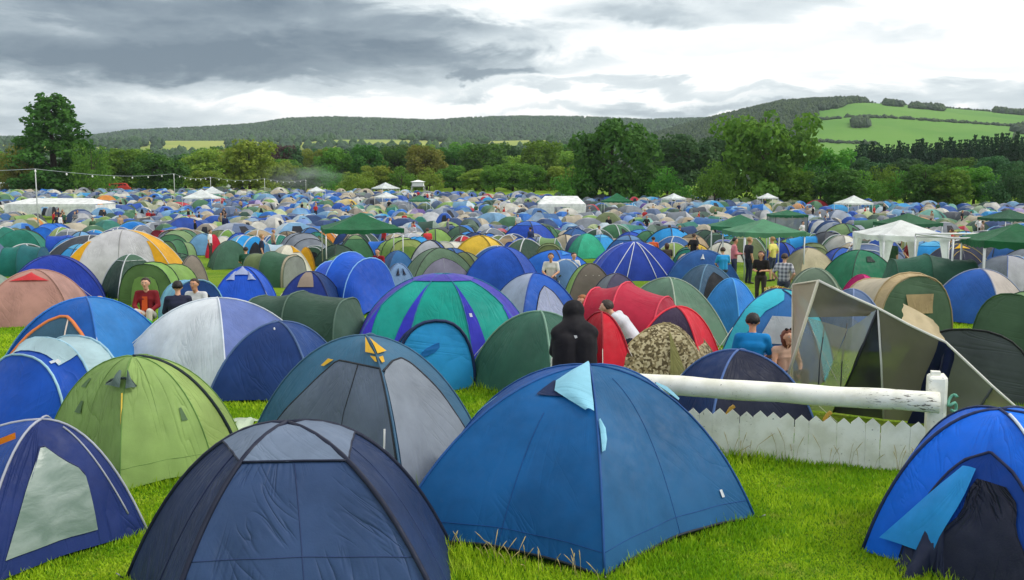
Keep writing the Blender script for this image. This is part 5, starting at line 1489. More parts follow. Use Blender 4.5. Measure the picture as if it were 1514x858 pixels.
def van(label, px, ybase, rz, body, L=4.6, H=2.1):
    g = G(px, ybase)
    r0 = thing('van', label, 'van', (g[0], g[1], float(gz(g[1]))), math.radians(rz), 'vehicles parked at the wood edge')
    prof = [(-L / 2, .35), (-L / 2, H * .92), (-L / 2 + .2, H), (L * .22, H), (L * .33, H * .88), (L * .42, H * .55), (L / 2, H * .48), (L / 2, .35)]
    n = len(prof); w = .95
    V = [(x, -w * (1 if z < 1.2 else .93), z) for x, z in prof] + [(x, w * (1 if z < 1.2 else .93), z) for x, z in prof]
    F = [tuple(range(n - 1, -1, -1)), tuple(range(n, 2 * n))] + [(i, (i + 1) % n, n + (i + 1) % n, n + i) for i in range(n)]
    _mk('body', V, F, plain(body, .35), r0, False)
    gl = plain((30, 38, 46), .15)
    for s in (-1, 1):
        for x0, x1 in ((-L * .42, -L * .12), (-L * .09, L * .16), (L * .19, L * .33)):
            y = s * (w * .965 + .012)
            _mk('window', [(x0, y, H * .62), (x1, y, H * .62), (x1 - .05, y * .985, H * .86), (x0 + .03, y * .985, H * .86)], [(0, 1, 2, 3)], gl, r0, False)
        for x in (-L * .32, L * .32):
            V, F = tube_vf([(x, s * (w - .12), .33), (x, s * (w + .04), .33)], .33, 14)
            wh = _mk('wheel', V, F, plain((24, 24, 26), .8), r0)
    return r0
van('red and white van parked under the trees', 178, 284, 12, (196, 60, 58))
van('white van parked beside the red and white van', 196, 283, -20, (232, 234, 236))
van('white van near the tallest tree', 14, 281, 8, (224, 228, 232))
van('silver van parked by the festoon light poles', 335, 279, 30, (186, 192, 198))
van('white van beneath the lighter large oak', 1140, 297, -14, (236, 238, 240), 5.2, 2.5)

def flag():
    t = P(1104, 262, 150); t[2] -= float(gz(150))
    r0 = thing('flag_pole', 'thin pole with a pale green and white flag before the lighter oak', 'flag', (t[0], 150, float(gz(150))))
    tube('pole', [(t[0], 150, 0), (t[0], 150, t[2] + .4)], .06, plain((210, 212, 206), .5), r0)
    for k, c in enumerate(((226, 236, 224), (150, 214, 150))):
        V = []
        for q in np.linspace(0, 1, 8):
            yy = 150 + .12 * math.sin(q * 7)
            z1 = t[2] + .3 - k * .8 - .1 * q
            V += [(t[0] + .08 + q * 1.1, yy, z1), (t[0] + .08 + q * 1.1, yy, z1 - .78)]
        mk('flag_cloth', V, [(2 * i, 2 * i + 1, 2 * i + 3, 2 * i + 2) for i in range(7)], fabric(c), r0)
    t = P(1088, 268, 152)
    o = tube('banner_pole', [(t[0], 152, -1.3), (t[0] + .1, 152, 1.0), (t[0] - .1, 152, t[2])], .1, plain((206, 208, 196), .6), None)
    tag(o, 'short pale bare pole standing beside the flag pole', 'pole')
    # white lookout tower
    b = P(618, 262, 190); K = .72
    r0 = thing('lookout_tower', 'white scaffold lookout tower among the far tents', 'tower', (b[0], 190, float(gz(190))))
    for sx in (-1, 1):
        for sy in (-1, 1): tube('leg', [(b[0] + sx * 1.5, 190 + sy * 1.5, 0), (b[0] + sx * 1.0, 190 + sy * 1.0, 3.4 * K)], .07, plain((190, 194, 196), .5), r0)
    v, f = box_vf(b[0], 190, 2.6 * K, 2.6, 2.6, .12); mk('platform', v, f, plain((150, 150, 146), .7), r0, False)
    v, f = box_vf(b[0], 190, 3.3 * K, 2.2, 2.1, .8); mk('cabin', v, f, plain((226, 228, 226), .6), r0, False)
    V = [(b[0] + x * 1.4, 190 + y * 1.4, 2.8) for x, y in ((-1, -1), (1, -1), (1, 1), (-1, 1))] + [(b[0], 190, 3.2)]
    mk('roof', V, [(0, 1, 4), (1, 2, 4), (2, 3, 4), (3, 0, 4), (3, 2, 1, 0)], plain((236, 238, 238), .6), r0, False)
flag()

def smoke():
    c = P(448, 263, 175)
    m = bpy.data.materials.new('smoke'); m.use_nodes = True
    n, l = m.node_tree.nodes, m.node_tree.links; n.clear()
    b = NB(n, l)
    out = n.new('ShaderNodeOutputMaterial'); v = n.new('ShaderNodeVolumePrincipled')
    v.inputs['Color'].default_value = (.72, .78, .84, 1)
    tc = n.new('ShaderNodeTexCoord')
    oc = tc.outputs['Object']
    ln = n.new('ShaderNodeVectorMath'); ln.operation = 'LENGTH'; l.new(b.vm('MULTIPLY', oc, (1, 1, 1)), ln.inputs[0])
    fall = b.mr(ln.outputs['Value'], .2, 1.0, 1, 0)
    l.new(b.m('MULTIPLY', b.m('MULTIPLY', fall, b.mr(b.noise(oc, 2.2, 4, .6), .38, .7)), .12), v.inputs['Density'])
    l.new(v.outputs[0], out.inputs['Volume'])
    me = bpy.data.meshes.new('smoke'); b_ = bmesh.new(); bmesh.ops.create_icosphere(b_, subdivisions=3, radius=1.0); b_.to_mesh(me); b_.free()
    me.materials.append(m)
    o = link('smoke', me); o.location = (c[0], c[1], 3.4); o.scale = (9.5, 5, 3.2); o['kind'] = 'stuff'
smoke()

# ------------------------------------------------------------------ grass
def grass():
    m, b, pr, out = newmat('grass_blade')
    geo = b.n.new('ShaderNodeNewGeometry'); pos = geo.outputs['Position']
    n1 = b.noise(pos, .9, 5, .6); n2 = b.noise(pos, 2.6, 4, .6)
    c = b.mix(b.mr(n1, .38, .6), lin((132, 178, 26)), lin((180, 210, 44)))
    c = b.mix(b.mr(n2, .55, .75), c, lin((190, 198, 84)))
    c = b.mix(b.mr(geo.outputs['Random Per Island'], .6, 1.0), c, lin((92, 146, 30)))
    b.l.new(c, pr.inputs['Base Color']); pr.inputs['Roughness'].default_value = .6; pr.inputs['Specular IOR Level'].default_value = .2
    tr = b.n.new('ShaderNodeBsdfTranslucent'); b.l.new(c, tr.inputs[0])
    ms = b.n.new('ShaderNodeMixShader'); ms.inputs[0].default_value = .35
    b.l.new(pr.outputs[0], ms.inputs[1]); b.l.new(tr.outputs[0], ms.inputs[2]); b.l.new(ms.outputs[0], out.inputs[0])
    r = np.random.default_rng(31)
    N = 620000
    y = np.exp(r.uniform(math.log(5.2), math.log(30), N)); x = r.uniform(-.56, .56, N) * y * 1.03
    h = r.uniform(.018, .045, N)
    def clump(sc, sd):
        k = np.random.default_rng(sd).uniform(0, 6.28, 12); v = 0
        for i in range(6):
            a = k[i]; f = sc * (1.7 ** (i % 3)); v = v + np.sin((x * math.cos(a) + y * math.sin(a)) * f + k[11 - i])
        return v / 6
    h = h * (1 + .7 * np.clip(clump(2.1, 1) * 2.2, -.6, 1))
    # uncut tufts along the rail and against the tents
    def seg(p, a, e):
        d = e - a; t = np.clip(((p - a) @ d) / (d @ d), 0, 1); return np.linalg.norm(p - (a + t[:, None] * d), axis=1)
    Pxy = np.column_stack([x, y])
    dr = seg(Pxy, RA, RB)
    h = h * (1 + 1.3 * np.exp(-(dr / .25) ** 2) * r.uniform(.3, 1.2, N))
    inside = np.zeros(N, bool)
    for poly, _, dep in FOOT:
        if dep > 34: continue
        q = np.asarray(poly, float); c_ = q.mean(0); rad = np.max(np.linalg.norm(q - c_, axis=1)) + .4
        near = np.where((np.abs(x - c_[0]) < rad) & (np.abs(y - c_[1]) < rad))[0]
        if not len(near): continue
        ins = np.zeros(len(near), bool); dmin = np.full(len(near), 9.0)
        for i in range(len(q)):
            a, e = q[i], q[(i + 1) % len(q)]
            cond = ((a[1] > y[near]) != (e[1] > y[near])); xs = (e[0] - a[0]) * (y[near] - a[1]) / (e[1] - a[1] + 1e-12) + a[0]
            ins ^= cond & (x[near] < xs)
            dmin = np.minimum(dmin, seg(Pxy[near], a, e))
        inside[near] |= ins & (dmin > .06)
        h[near] *= 1 + 1.1 * np.exp(-(dmin / .12) ** 2) * r.uniform(0, 1.2, len(near))
    k = ~inside
    x, y, h = x[k], y[k], h[k]; n = len(x)
    a = r.uniform(0, 2 * PI, n); w = r.uniform(.0035, .007, n) * (1 + y / 12)
    ln = r.uniform(.1, .8, n) * h; la = r.uniform(0, 2 * PI, n)
    ca, sa = np.cos(a) * w, np.sin(a) * w
    V = np.zeros((n, 3, 3), np.float32)
    V[:, 0] = np.column_stack([x - ca, y - sa, np.zeros(n)]); V[:, 1] = np.column_stack([x + ca, y + sa, np.zeros(n)])
    V[:, 2] = np.column_stack([x + np.cos(la) * ln, y + np.sin(la) * ln, h])
    V[:, :, 2] += gz(y)[:, None]
    o = link('grass', fastmesh('grass', V.reshape(-1, 3), np.arange(n * 3).reshape(-1, 3), [m]))
    struct(o, 'stuff')
    # tall seeding stems by the rail and the deep blue dome
    stems = []
    ax = (RB - RA) / np.linalg.norm(RB - RA)
    pts = [RA + ax * r.uniform(1.2, 4.0) + np.array([.1, -.12]) * r.uniform(.5, 2.5) for _ in range(44)]
    pts += [np.array([r.uniform(-.6, .75), 0]) for _ in range(34)]
    for i, p in enumerate(pts):
        if i >= 44: p = np.array([p[0], np.interp(p[0], [-1.02, .70], [7.72, 6.98]) - r.uniform(.02, .14)])
        hh = r.uniform(.16, .40) if i < 44 else r.uniform(.10, .24); bx, by = r.normal(0, .06, 2)
        stems.append(tube_vf([(p[0], p[1], 0), (p[0] + bx * .4, p[1] + by * .4, hh * .6), (p[0] + bx, p[1] + by, hh * .88), (p[0] + bx * 1.3, p[1] + by * 1.3, hh)], [.0022, .0018, .0045, .001], 3))
    Vs, Fs = merge(stems)
    struct(_mk('seeding_grass', Vs, Fs, plain((176, 160, 104), .8)), 'stuff')
grass()

# ------------------------------------------------------------------ small things lying about
def crumple(name, label, cat, loc, size, c, seed):
    b_ = bmesh.new(); bmesh.ops.create_icosphere(b_, subdivisions=3, radius=1.0)
    r = np.random.default_rng(seed); k = r.uniform(2, 6, (6, 3)); ph = r.uniform(0, 6, 6)
    for v in b_.verts:
        p = np.array(v.co); d = sum(math.sin(p @ k[i] + ph[i]) for i in range(6)) / 6
        v.co = Vector((p * (1 + .42 * d)) * size)
    zm = min(v.co.z for v in b_.verts)
    for v in b_.verts: v.co.z -= zm
    me = bpy.data.meshes.new(name); b_.to_mesh(me); b_.free(); me.materials.append(fabric(c, .4, .3, .4))
    me.polygons.foreach_set('use_smooth', [True] * len(me.polygons))
    o = link(name, me); o.location = loc
    return tag(o, label, cat)
g = G(806, 640); crumple('carrier_bag', 'crumpled pale green carrier bag beside the person in black', 'bag', (g[0], g[1] + .25, .0), np.array([.2, .14, .36]), (186, 222, 176), 1)
g = G(790, 650); crumple('plastic_bag', 'white plastic bag leaning against the pale green carrier bag', 'bag', (g[0], g[1] + .2, .0), np.array([.14, .12, .26]), (226, 228, 224), 2)
g = G(213, 503); crumple('rolled_mat', 'bright green bundle on the grass beside the bright blue dome', 'bundle', (g[0], g[1], 0), np.array([.17, .14, .13]), (60, 190, 70), 3)
g = G(1300, 668); 
g = G(704, 533); crumple('white_bag', 'small white bag lying at the foot of the turquoise and purple dome', 'bag', (g[0], g[1] - .1, 0), np.array([.14, .1, .08]), (224, 226, 226), 4)
g = G(335, 655); crumple('fly_edge', 'pale crumpled fly edge by the lime green tent', 'litter', (g[0] + .12, g[1] + .25, 0), np.array([.10, .3, .10]), (206, 222, 196), 5)  # stands for the lime tent's pale fly edge, shaped as a loose sheet
g = G(360, 624); crumple('paper_sheet', 'flat pale paper lying on the open grass', 'litter', (g[0], g[1], 0), np.array([.2, .1, .02]), (214, 224, 206), 6)
def yellow_cloth():
    g = G(1155, 455)
    V, F = [], []
    n = 10
    for j in range(4):
        for i in range(n):
            u = i / (n - 1); V.append((-.35 + .7 * u, .05 * math.sin(u * 9 + j), .03 + .30 * j + .04 * math.sin(u * 5) * (j > 0)))
    F = [(j * n + i, j * n + i + 1, (j + 1) * n + i + 1, (j + 1) * n + i) for j in range(3) for i in range(n - 1)]
    o = _mk('patterned_windbreak', V, F, fabric((214, 176, 70), pattern='camo', c2=(160, 110, 40), c3=(236, 220, 150)))
    o.location = (5.73, 20.4, float(gz(20.4)))
    tag(o, 'yellow patterned cloth spread in front of the standing people', 'cloth')
yellow_cloth()
# ------------------------------------------------------------------ people
SKIN, SKIN2 = plain((206, 156, 128), .55, 0, .08, 12), plain((196, 142, 112), .55, 0, .08, 12)
def cap_vf(p0, r0, p1, r1, n=12, sq=1.0):
    """tapered capsule"""
    p0, p1 = np.array(p0, float), np.array(p1, float)
    d = p1 - p0; L = np.linalg.norm(d)
    if L < 1e-6: d = np.array([0, 0, 1e-3]); L = 1e-3; p1 = p0 + d
    d = d / L
    pts, rad = [], []
    for a in np.linspace(-PI / 2 + .15, 0, 4): pts.append(p0 + d * r0 * math.sin(a)); rad.append(r0 * math.cos(a))
    for a in np.linspace(0, PI / 2 - .15, 4): pts.append(p1 + d * r1 * math.sin(a)); rad.append(r1 * math.cos(a))
    return tube_vf(pts, rad, n)
def ell_vf(c, r, n=14, m=9):
    V, F = [], []
    for j in range(m + 1):
        th = PI * j / m
        for i in range(n):
            a = 2 * PI * i / n
            V.append((c[0] + r[0] * math.sin(th) * math.cos(a), c[1] + r[1] * math.sin(th) * math.sin(a), c[2] + r[2] * math.cos(th)))
    for j in range(m):
        for i in range(n): F.append((j * n + i, (j + 1) * n + i, (j + 1) * n + (i + 1) % n, j * n + (i + 1) % n))
    return V, F
ZN = {'skin': 0, 'top': 1, 'legs': 2, 'shoe': 3}

POSES = {}
def pose_stand(sway=0.0, arm='down', walk=0.0):
    J = dict(pel=(0, 0, .94), chest=(0, .0, 1.28), neck=(0, .01, 1.46), head=(0, .035, 1.61))
    for s, n in ((-1, 'l'), (1, 'r')):
        J['hip' + n] = (s * .095, 0, .90); J['kne' + n] = (s * .105, .03 + walk * s * .16, .50); J['ank' + n] = (s * .11, -.02 + walk * s * .22, .08); J['toe' + n] = (s * .125, .15 + walk * s * .22, .035)
        J['sho' + n] = (s * .185, 0, 1.40)
        if arm == 'down': J['elb' + n] = (s * .235, -.03, 1.12); J['wri' + n] = (s * .235, .05, .88)
        elif arm == 'hold': J['elb' + n] = (s * .24, -.01, 1.13); J['wri' + n] = (s * .12, .24, 1.14)
        else: J['elb' + n] = (s * .30, -.06, 1.16); J['wri' + n] = (s * .19, .06, .98)
    return J
def pose_chair(seat=.45, lean=0.0, hunch=0.0):
    z = seat + .10
    J = dict(pel=(0, 0, z), chest=(0, .02 + lean, z + .34), neck=(0, .05 + lean * 1.3 + hunch, z + .53 - hunch * .4), head=(0, .10 + lean * 1.5 + hunch * 1.7, z + .67 - hunch * .7))
    for s, n in ((-1, 'l'), (1, 'r')):
        J['hip' + n] = (s * .095, .02, z - .03); J['kne' + n] = (s * .14, .42, max(z - .02, .46)); J['ank' + n] = (s * .13, .44, .08); J['toe' + n] = (s * .14, .60, .035)
        J['sho' + n] = (s * .185, .03 + lean * 1.1, z + .46); J['elb' + n] = (s * .25, .10 + lean, z + .20); J['wri' + n] = (s * .12, .30 + lean * .5, z + .10)
    return J
def pose_ground(lean=.0, knees=.38):
    z = .13
    J = dict(pel=(0, 0, z), chest=(0, .05 + lean, z + .34), neck=(0, .11 + lean * 1.3, z + .52), head=(0, .16 + lean * 1.5, z + .66))
    for s, n in ((-1, 'l'), (1, 'r')):
        J['hip' + n] = (s * .095, .02, z - .01); J['kne' + n] = (s * .17, .36, knees); J['ank' + n] = (s * .13, .58, .08); J['toe' + n] = (s * .15, .74, .04)
        J['sho' + n] = (s * .185, .07 + lean * 1.1, z + .45); J['elb' + n] = (s * .25, .20 + lean, z + .22); J['wri' + n] = (s * .13, .36 + lean * .4, z + .22)
    return J
def pose_kneel(lean=.25):
    z = .48
    J = dict(pel=(0, 0, z), chest=(0, lean, z + .28), neck=(0, lean * 1.75, z + .42), head=(0, lean * 1.75 + .11, z + .50))
    for s, n in ((-1, 'l'), (1, 'r')):
        J['hip' + n] = (s * .095, .02, z - .02); J['kne' + n] = (s * .13, .22, .08); J['ank' + n] = (s * .12, -.20, .08); J['toe' + n] = (s * .12, -.36, .05)
        J['sho' + n] = (s * .185, lean * 1.4, z + .38); J['elb' + n] = (s * .22, lean * 1.4 + .12, z + .12); J['wri' + n] = (s * .14, lean * 1.4 + .28, z - .02)
    return J

def hand_vf(w, e, s):
    """palm, four unequal bent fingers and a thumb that leaves the side of the palm"""
    w, e = np.array(w, float), np.array(e, float)
    d = w - e; d /= np.linalg.norm(d)
    side = np.cross(d, (0, 0, 1.0)); side /= max(np.linalg.norm(side), 1e-6)
    up = np.cross(side, d)
    parts = []
    palm = w + d * .05
    parts.append(cap_vf(w, .026, palm + d * .02, .030, 8))
    parts.append(cap_vf(palm - side * .018, .018, palm + side * .018, .018, 8))
    curl = -up
    for k, (o, l) in enumerate(((-.030, .062), (-.010, .074), (.010, .070), (.029, .054))):
        b = palm + d * .03 + side * o
        m = b + d * l * .5 + curl * .008; t = m + d * l * .38 + curl * .026
        parts.append(tube_vf([b - d * .02, b, m, t], [.0095, .0095, .0085, .006], 6))
    b = w + d * .03 + side * s * -.026
    parts.append(tube_vf([b, b + side * s * -.028 + d * .022, b + side * s * -.030 + d * .052 + curl * .01], [.012, .0105, .008], 6))
    return merge(parts)

def body_mesh(J, sleeve='short', leg_style='long', hood=False, voxel=.017, fingers=True, girl=False):
    """one continuous skin grown over a jointed skeleton, coloured by garment zone"""
    J = {k: np.array(v, float) for k, v in J.items()}
    prim = []   # (zone, p0, r0, p1, r1)
    def c(z, a, ra, b, rb): prim.append((z, np.array(a, float), ra, np.array(b, float), rb))
    sx = np.array([1.0, 0, 0])
    wd = .86 if girl else 1.0
    c('top', J['chest'] - sx * .075 * wd, .118 * wd, J['chest'] + sx * .075 * wd, .118 * wd)
    up = J['chest'] * .35 + (J['shol'] + J['shor']) * .325
    c('top', up - sx * .10, .085, up + sx * .10, .085)
    c('top', J['chest'] - sx * .05, .115 * wd, J['pel'] - sx * .05 + (0, 0, .03), .112 * wd); c('top', J['chest'] + sx * .05, .115 * wd, J['pel'] + sx * .05 + (0, 0, .03), .112 * wd)
    c('legs', J['pel'] - sx * .06 - (0, 0, .02), .108, J['pel'] + sx * .06 - (0, 0, .02), .108)
    c('top', J['shol'], .068, J['shor'], .068)
    c('skin', J['neck'] - (0, 0, .04), .052, J['neck'] + (J['head'] - J['neck']) * .5, .050)
    hd = J['head']; f = np.array([0, 1.0, 0])
    c('skin', hd + (0, -.012, .030), .088, hd + (0, .012, .022), .086)         # skull
    c('skin', hd + (0, .022, -.03), .068, hd + (0, .048, -.088), .036)         # jaw and chin
    c('skin', hd + (0, .088, .012), .013, hd + (0, .112, -.022), .016)         # nose
    for s in (-1, 1): c('skin', hd + (s * .086, -.006, .012), .018, hd + (s * .088, -.004, -.018), .014)   # ears
    if hood:
        c('top', hd + (0, -.035, .035), .135, hd + (0, .0, .04), .12); c('top', hd + (0, -.05, -.06), .13, J['neck'] - (0, .05, .04), .14); c('top', J['shol'] - (0, 0, .03), .09, J['neck'] - (.02, .04, .0), .12); c('top', J['shor'] - (0, 0, .03), .09, J['neck'] - (-.02, .04, .0), .12); c('top', J['chest'] - (.10, 0, 0), .15, J['pel'] - (.10, 0, -.02), .16); c('top', J['chest'] + (.10, 0, 0), .15, J['pel'] + (.10, 0, .02), .16)
    for s, n in ((-1, 'l'), (1, 'r')):
        sh, el, wr = J['sho' + n], J['elb' + n], J['wri' + n]
        if sleeve == 'long': c('top', sh, .066, el, .054); c('top', el, .054, wr - (wr - el) * .06, .042); c('skin', wr - (wr - el) * .1, .030, wr, .028)
        elif sleeve == 'short': c('top', sh, .068, sh + (el - sh) * .72, .058); c('skin', sh + (el - sh) * .6, .046, el, .042); c('skin', el, .042, wr, .029)
        else: c('skin', sh, .055, el, .042); c('skin', el, .042, wr, .029)
        hp, kn, an, to = J['hip' + n], J['kne' + n], J['ank' + n], J['toe' + n]
        c('legs', hp, .098, hp + (kn - hp) * .6, .078)
        if leg_style == 'long': c('legs', hp + (kn - hp) * .5, .08, kn, .064); c('legs', kn, .064, kn + (an - kn) * .35, .066); c('legs', kn + (an - kn) * .35, .066, an + (kn - an) * .08, .052)
        else: c('legs', hp + (kn - hp) * .5, .085, hp + (kn - hp) * .85, .075); c('skin', hp + (kn - hp) * .7, .062, kn, .054); c('skin', kn, .052, kn + (an - kn) * .35, .056); c('skin', kn + (an - kn) * .35, .056, an, .034)
        c('shoe', an - (0, .02, .02), .045, to, .036)
        if not fingers: c('skin', wr, .032, wr + (wr - el) * .3, .030)
    V, F = merge([cap_vf(p[1], p[2], p[3], p[4]) for p in prim])
    me = bpy.data.meshes.new('tmp'); me.from_pydata([tuple(v) for v in V], [], F)
    o = bpy.data.objects.new('tmp', me); COL.objects.link(o)
    md = o.modifiers.new('r', 'REMESH'); md.mode = 'VOXEL'; md.voxel_size = voxel
    sm = o.modifiers.new('s', 'SMOOTH'); sm.iterations = 6 if hood else 3; sm.factor = .5
    dg = bpy.context.evaluated_depsgraph_get(); ev = o.evaluated_get(dg)
    out = bpy.data.meshes.new_from_object(ev)
    bpy.data.objects.remove(o, do_unlink=True); bpy.data.meshes.remove(me)
    n = len(out.vertices); co = np.zeros(n * 3); out.vertices.foreach_get('co', co); co = co.reshape(-1, 3)
    Fq = [tuple(p.vertices) for p in out.polygons]
    bpy.data.meshes.remove(out)
    cen = np.array([co[list(q)].mean(0) for q in Fq])
    best = np.full(len(cen), 1e9); zone = np.zeros(len(cen), int)
    for (z, p0, r0, p1, r1) in prim:
        d = p1 - p0; L2 = max(d @ d, 1e-9); t = np.clip((cen - p0) @ d / L2, 0, 1)
        dist = np.linalg.norm(cen - (p0 + t[:, None] * d), axis=1) - (r0 + (r1 - r0) * t) - (.006 if z != 'skin' else 0)
        k = dist < best; best[k] = dist[k]; zone[k] = ZN[z]
    # cloth folds on the garments
    co = co + 0
    V = [tuple(v) for v in co]; F = list(Fq); fm = list(zone)
    def add(vf, z):
        b0 = len(V); V.extend([tuple(v) for v in vf[0]]); F.extend([tuple(i + b0 for i in q) for q in vf[1]]); fm.extend([z] * len(vf[1]))
    if fingers:
        for s, n in ((-1, 'l'), (1, 'r')): add(hand_vf(J['wri' + n], J['elb' + n], s), 0)
    for s in (-1, 1):
        add(ell_vf(hd + (s * .033, .088, .020), (.014, .008, .008), 8, 5), 5)
        add(ell_vf(hd + (s * .033, .093, .020), (.006, .006, .006), 6, 4), 4)
        add(ell_vf(hd + (s * .034, .093, .040), (.020, .007, .005), 6, 4), 4)
    add(ell_vf(hd + (0, .088, -.055), (.024, .008, .006), 8, 4), 6)
    me = bpy.data.meshes.new('body'); me.from_pydata(V, [], F)
    me.polygons.foreach_set('use_smooth', [True] * len(F)); me.polygons.foreach_set('material_index', fm)
    return me

def hair_mesh(J, style='short'):
    hd = np.array(J['head'], float)
    b_ = bmesh.new(); bmesh.ops.create_icosphere(b_, subdivisions=4, radius=1.0)
    r = np.random.default_rng(3)
    for v in list(b_.verts):
        p = np.array(v.co)
        k = 1 + .035 * math.sin(p[0] * 23 + p[2] * 9) + .03 * math.sin(p[1] * 31 + p[0] * 11)
        fr = min(max((p[1] + .15) / .7, 0), 1)
        low = -.55 + 1.0 * fr + .10 * math.sin(p[0] * 9)          # hairline: nape low, forehead high
        w = min(max((p[2] - low) / .35, 0), 1)
        if style == 'long' and p[1] < .3: w = max(w, .75)
        q = p * (np.array([.078, .084, .080]) * (1 - w) + np.array([.101, .112, .106]) * w * k)
        if style == 'long' and p[1] < .3 and p[2] < 0: q[2] *= 2.3; q[0] *= 1.1; q[1] -= .015
        v.co = Vector(hd + (0, -.012, .030) + q)
    me = bpy.data.meshes.new('hair'); b_.to_mesh(me); b_.free()
    me.polygons.foreach_set('use_smooth', [True] * len(me.polygons))
    return me

EYE, WHT, LIP = plain((30, 24, 22), .3), plain((226, 222, 216), .3), plain((150, 82, 78), .5)
CACHE = {}
def person(label, xy, rz, pose, top, legs=(44, 52, 70), hair=(34, 26, 22), shoe=(40, 38, 38), skin=0, near=True, z=None, scale=1.0, key=None, hairstyle='short', group='people in the camp', pattern=None, c2=None, **kw):
    J = pose
    kk = key or label
    if kk not in CACHE:
        CACHE[kk] = (body_mesh(J, voxel=.017 if near else .028, fingers=near, **kw), None if kw.get('hood') else hair_mesh(J, hairstyle))
    bm, hm = CACHE[kk]
    zz = float(gz(xy[1])) if z is None else z
    r0 = thing('person', label, 'person', (xy[0], xy[1], zz), math.radians(rz), group)
    if len(bm.materials) == 0:
        for _ in range(7): bm.materials.append(SKIN)
    o = link('body', bm, r0); o.scale = (scale,) * 3
    for i, m in enumerate((SKIN2 if skin else SKIN, cloth(top, pattern, c2), cloth(legs), plain(shoe, .6), EYE, WHT, LIP)):
        o.material_slots[i].link = 'OBJECT'; o.material_slots[i].material = m
    if hm is not None:
        if len(hm.materials) == 0: hm.materials.append(SKIN)
        h = link('hair', hm, r0); h.scale = (scale,) * 3
        h.material_slots[0].link = 'OBJECT'; h.material_slots[0].material = plain(hair, .6, 0, .3, 30)
    return r0
def floor_at(px, ytop, hgt): return G(px, ytop, hgt)

# facing: local +Y is forward; rz 0 looks away from the camera, 180 looks at it
J = pose_chair(.87, 0.0, .05)
for n in 'lr':
    J['kne' + n] = (J['kne' + n][0], .36, .66); J['ank' + n] = (J['ank' + n][0], .42, .22); J['toe' + n] = (J['toe' + n][0], .57, .17)
for n, s in (('l', -1), ('r', 1)): J['elb' + n] = (s * .23, .12, J['elb' + n][2])
q = P(850, 500, 10.66)
hoodie = person('person in a black hooded top with hood up, perched on the white rail', (q[0], 10.66), 4, J, (22, 20, 26), (30, 32, 40), hood=True, sleeve='long', z=-.12, scale=1.0)
v = [(-.045, -.183, 1.30), (-.012, -.186, 1.30), (-.004, -.186, 1.275), (-.03, -.187, 1.265)]
_mk('back_print', [(a, b - .055, c + .12) for a, b, c in v], [(0, 1, 2, 3)], plain((206, 206, 206), .6), hoodie)

g = floor_at(938, 447, 1.04); g = g * .965
person('person in a white t-shirt kneeling and bending forward by the crimson tent', (g[0], g[1]), 72, pose_kneel(.20), (214, 218, 226), (40, 44, 58), (52, 42, 36), sleeve='short')
g = floor_at(952, 446, .90)
person('person in a yellow vest sitting in front of the red tents', (g[0], g[1]), 150, pose_ground(.06), (226, 206, 60), (190, 180, 160), sleeve='none', hair=(30, 24, 22))
g = floor_at(868, 450, .98)
person('ginger-haired person in red sitting just beyond the black hoodie', (g[0], g[1] + .3), 140, pose_chair(.22), (196, 40, 50), (60, 60, 70), hair=(150, 92, 50), skin=1)
g = floor_at(217, 421, .98)
person('person in maroon jacket over an orange shirt sitting before the light green tunnel tent', (g[0], g[1]), 186, pose_chair(.24), (126, 26, 36), (206, 200, 192), (50, 36, 30), sleeve='long')
qs = CACHE
o = mk('shirt_front', [(g[0] - .075, g[1] - .155, .44), (g[0] + .055, g[1] - .155, .44), (g[0] + .05, g[1] - .135, .74), (g[0] - .06, g[1] - .135, .74)], [(0, 1, 2, 3)], cloth((222, 92, 40)), [x for x in COL.objects if x.name.startswith('person')][-1])
o.rotation_euler = (0, 0, -math.radians(186)); 
g = floor_at(268, 432, .92)
person('dark-haired person in dark clothes sitting before the pale blue tunnel tent', (g[0], g[1] - .2), 20, pose_chair(.2), (34, 38, 62), (36, 40, 56), (26, 22, 22), sleeve='long', scale=1.05)
g = floor_at(293, 422, .98)
person('person in a white shirt sitting in the doorway of the pale blue tunnel tent', (g[0], g[1] - .1), 170, pose_chair(.24), (220, 222, 226), (50, 60, 90), (48, 36, 30), skin=1)
g = floor_at(1113, 481, .98)
person('person in a bright blue t-shirt seen from behind, sitting by the turquoise tent', (g[0], g[1]), -14, pose_chair(.24), (14, 134, 206), (50, 60, 84), (26, 24, 26), skin=1)
g = floor_at(1160, 503, .78)
pw = person('bare-shouldered person with sunglasses on their head at the mesh shelter', (g[0], g[1]), 196, pose_chair(.22), (208, 170, 150), (70, 70, 84), (112, 62, 44), sleeve='none', girl=True, hairstyle='long', scale=.84)
V, F = merge([ell_vf((s * .045, .095, 1.0), (.038, .022, .024), 10, 6) for s in (-1, 1)])
_mk('sunglasses', [(a * .84, (b + .03) * .84, (c + .13) * .84) for a, b, c in V], F, plain((24, 22, 24), .15), pw)
